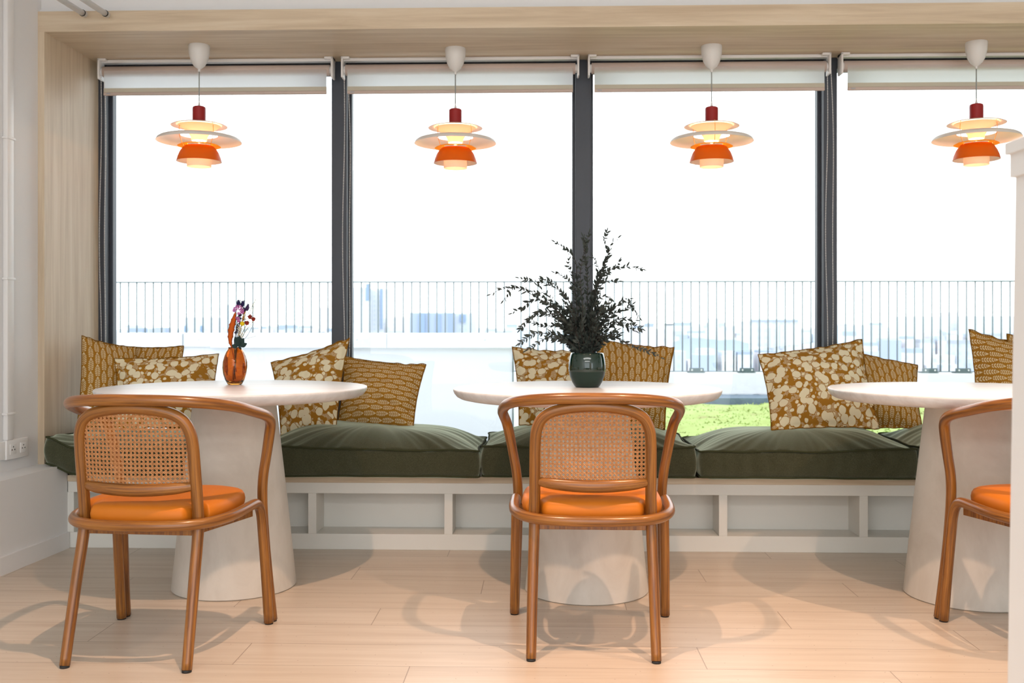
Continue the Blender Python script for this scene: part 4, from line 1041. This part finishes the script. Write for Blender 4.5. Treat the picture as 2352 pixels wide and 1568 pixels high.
# nearer white box wall (left)
YW = 8.05; xe = XY(1187, YW)
ww = thing('white_roof_wall', (-3, YW, 0), 'white panelled roof wall with a projecting coping outside the two left windows', 'wall')
B().box(-8, xe-0.03, YW+0.02, YW+0.30, ROOF-0.03, 0.86).out('wall_panel', MT['render'], ww, smooth=False)
B().box(XY(1176.5, YW), XY(1180, YW), YW+0.012, YW+0.03, ROOF-0.03, 0.80).out('edge_strip', MT['rail'], ww, smooth=False)  # thin dark upright strip near the right end of the wall
segs = [-8, XY(420, YW), XY(484, YW), XY(889, YW), xe]
for i in range(4):
    dz = 0.008 if i == 1 else 0
    q = B().box(segs[i]+0.0015, segs[i+1]-0.0015, YW-0.02+(0.02 if i == 1 else 0), YW+0.34, 0.793+dz, 0.912, 0.002)
    for px in {1: (456,), 2: (820,), 3: (960, 1114)}.get(i, ()): q.sphere((XY(px, YW), YW-0.02+(0.02 if i == 1 else 0), HYp(px, 779, YW)), 0.008, 8, 6)
    q.out('coping', MT['render'], ww, smooth=False)
# balustrade
def rail_section(xa, xb, name_label):
    t = thing('balustrade', ((xa+xb)/2, RY+0.05, 0.415), name_label, 'railing', 'roof balustrade sections')
    B().box(xa, xb, RY+0.03, RY+0.07, 1.495, 1.512, 0.003).out('top_rail', MT['rail'], t, smooth=False)
    B().box(xa, xb, RY+0.035, RY+0.065, 0.425, 0.437, 0.002).out('bottom_rail', MT['rail'], t, smooth=False)
    n = int((xb-xa)/0.1015); proto = None
    for i in range(n):
        x = xa+0.05+i*0.1015
        if proto is None:
            proto = B().tube([(x, RY+0.05, 0.43), (x, RY+0.05, 1.50)], 0.0088, 8).out('baluster', MT['rail'], t, (x, RY+0.05, 0.43))
        else:
            c = proto.copy(); C.objects.link(c); c.parent = t; c.location = proto.location+Vector((i*0.1015, 0, 0))
    return t
xs1 = XY(1187, RY)
rail_section(XY(225, RY), xs1, 'grey steel balustrade with thin upright bars beyond the white roof wall')
t = rail_section(xs1, XY(2480, RY), 'grey steel balustrade with thin upright bars beyond the green turf')
for px in (1368, 1484, 1600, 1716, 2136, 2213):
    x = XY(px, RY); q = B().box(x-0.085, x+0.085, RY-0.01, RY+0.03, 0.422, 0.475, 0.004); q.box(x-0.10, x+0.10, RY-0.015, RY+0.1, 0.4155, 0.424)
    o = q.out('base_bracket', MT['rail'], t, smooth=False)
    q = B()
    for s_ in (-0.055, 0.055): q.sphere((x+s_, RY-0.012, 0.45), 0.010, 8, 6)
    q.out('bolt', MT['plastic'], o)
# city --------------------------------------------------------------------
GR = -26.0
o = B().box(-2600, 2600, 60, 6000, GR-1, GR).out('city_ground', MT['cityground'], None, (0, 1000, GR), smooth=False); tag(o, kind='structure')
def bld(px0, px1, ptop, Z, mat, label, depth=18, extra=None, group=None, name='apartment_building', cat='building'):
    x0, x1 = PH(px0, Z, 0), PH(px1, Z, 0); top = CH-(ptop-HY)/FP*Z
    t = thing(name, ((x0.x+x1.x)/2, x0.y, GR), label, cat, group)
    B().box(x0.x, x1.x, x0.y, x0.y+depth, GR, top).out('walls', mat, t, smooth=False)
    if extra: 
        for (a, b_, y0, y1, nm, mt, pr) in extra:
            p0, p1 = P(a, y0, Z), P(b_, y1, Z)
            B().box(p0.x, p1.x, x0.y-pr, x0.y-0.01+(0 if pr > 0.02 else 0), p1.z, p0.z).out(nm, mt, t, smooth=False)
    return t
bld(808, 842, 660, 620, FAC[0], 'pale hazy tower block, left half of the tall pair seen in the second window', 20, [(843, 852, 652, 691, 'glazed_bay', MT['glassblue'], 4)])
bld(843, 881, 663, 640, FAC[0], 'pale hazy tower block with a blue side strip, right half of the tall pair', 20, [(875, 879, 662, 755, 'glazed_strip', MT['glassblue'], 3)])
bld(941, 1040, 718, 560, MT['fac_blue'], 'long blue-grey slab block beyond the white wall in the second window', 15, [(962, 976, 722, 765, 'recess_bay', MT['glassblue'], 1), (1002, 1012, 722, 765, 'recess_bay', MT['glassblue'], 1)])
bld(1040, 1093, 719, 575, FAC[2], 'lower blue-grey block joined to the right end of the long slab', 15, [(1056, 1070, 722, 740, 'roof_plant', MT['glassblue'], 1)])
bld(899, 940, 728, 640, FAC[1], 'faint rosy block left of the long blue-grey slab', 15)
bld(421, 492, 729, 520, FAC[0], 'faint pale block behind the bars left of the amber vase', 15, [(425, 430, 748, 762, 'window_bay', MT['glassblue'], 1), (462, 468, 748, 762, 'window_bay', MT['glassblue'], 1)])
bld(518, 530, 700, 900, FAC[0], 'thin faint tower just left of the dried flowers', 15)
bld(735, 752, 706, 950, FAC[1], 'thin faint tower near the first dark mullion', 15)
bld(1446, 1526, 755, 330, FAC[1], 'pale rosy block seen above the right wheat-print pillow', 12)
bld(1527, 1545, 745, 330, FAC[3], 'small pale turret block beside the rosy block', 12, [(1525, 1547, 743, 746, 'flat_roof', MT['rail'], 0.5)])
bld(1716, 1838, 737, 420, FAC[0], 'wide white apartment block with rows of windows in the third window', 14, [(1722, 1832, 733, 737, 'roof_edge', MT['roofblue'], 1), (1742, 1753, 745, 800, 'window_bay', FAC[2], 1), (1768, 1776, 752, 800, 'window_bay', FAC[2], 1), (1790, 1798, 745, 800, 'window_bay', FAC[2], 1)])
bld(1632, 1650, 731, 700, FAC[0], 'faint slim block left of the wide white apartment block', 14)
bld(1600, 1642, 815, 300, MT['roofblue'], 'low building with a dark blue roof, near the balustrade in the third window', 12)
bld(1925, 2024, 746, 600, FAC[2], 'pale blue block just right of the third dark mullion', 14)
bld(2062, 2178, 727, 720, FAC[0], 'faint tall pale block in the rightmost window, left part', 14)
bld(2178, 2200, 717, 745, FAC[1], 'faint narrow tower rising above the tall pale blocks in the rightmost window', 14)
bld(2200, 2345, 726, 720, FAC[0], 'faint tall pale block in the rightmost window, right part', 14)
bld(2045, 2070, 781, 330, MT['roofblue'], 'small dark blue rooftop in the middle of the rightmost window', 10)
rc = random.Random(21)
BIG = [(800, 890, 610, 670), (935, 1100, 550, 600), (895, 945, 630, 665), (415, 500, 510, 545), (512, 535, 890, 925), (730, 756, 940, 975), (1440, 1550, 325, 350), (1710, 1845, 410, 440),
       (1625, 1655, 690, 725), (1595, 1648, 295, 318), (1918, 2030, 590, 620), (2055, 2350, 710, 750), (2040, 2075, 325, 345)]
for Z, y0, y1 in ((345, 800, 838), (395, 786, 820), (460, 775, 800), (540, 766, 788), (680, 760, 774), (860, 754, 766), (1150, 750, 760), (1500, 747, 756)):
    px = 255+rc.uniform(0, 40)
    while px < 2350:
        wpx = rc.uniform(14, 46); top = rc.uniform(y0, y1)
        ok = (px < 1190 and Z > 500) or px > 1425
        if any(a < px+wpx and px < b_ and za-14 < Z < zb+2 for a, b_, za, zb in BIG): ok = False
        if ok and rc.random() < 0.80:
            wnm = 'seen through the leftmost window' if px < 780 else 'seen through the second window' if px < 1340 else 'seen through the third window' if px < 1900 else 'seen through the rightmost window'
            xa_, xb_ = PH(px, Z, 0), PH(px+wpx*0.94, Z, 0); hh = P(px, top, Z).z-GR; hwid = (xb_.x-xa_.x)/2
            t = thing('city_block', ((xa_.x+xb_.x)/2, xa_.y, GR), 'small hazy low city block ' + wnm, 'building', 'hazy low city blocks ' + wnm)
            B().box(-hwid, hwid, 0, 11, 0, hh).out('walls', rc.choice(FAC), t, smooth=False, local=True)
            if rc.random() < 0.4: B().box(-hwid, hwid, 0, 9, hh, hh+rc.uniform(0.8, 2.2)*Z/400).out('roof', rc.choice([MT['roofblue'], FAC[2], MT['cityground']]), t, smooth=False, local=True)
        px += wpx+rc.uniform(0, 16)
def ridge(px0, px1, ys, Z, mat, label, name='hill', cat='hill', t0=0.03, t1=0.08):
    n = 60; vs, fs = [], []
    for i in range(n+1):
        t_ = i/n; px = px0+(px1-px0)*t_; k = t_*(len(ys)-1); a = int(min(k, len(ys)-2)); y = ys[a]+(ys[a+1]-ys[a])*(k-a)+noise.noise(Vector((px*0.06, Z, 0)))*1.5
        p = P(px, y, Z); vs += [Vector((p.x, p.y-Z*t0, GR)), p, Vector((p.x, p.y+Z*t1, GR))]
    for i in range(n): a = i*3; fs += [(a, a+3, a+4, a+1), (a+1, a+4, a+5, a+2)]
    fs += [(0, 1, 2), (3*n, 3*n+2, 3*n+1)]
    o = mk(name, vs, fs, mat, origin=(vs[0]+vs[3*n])/2); tag(o, label, cat); return o
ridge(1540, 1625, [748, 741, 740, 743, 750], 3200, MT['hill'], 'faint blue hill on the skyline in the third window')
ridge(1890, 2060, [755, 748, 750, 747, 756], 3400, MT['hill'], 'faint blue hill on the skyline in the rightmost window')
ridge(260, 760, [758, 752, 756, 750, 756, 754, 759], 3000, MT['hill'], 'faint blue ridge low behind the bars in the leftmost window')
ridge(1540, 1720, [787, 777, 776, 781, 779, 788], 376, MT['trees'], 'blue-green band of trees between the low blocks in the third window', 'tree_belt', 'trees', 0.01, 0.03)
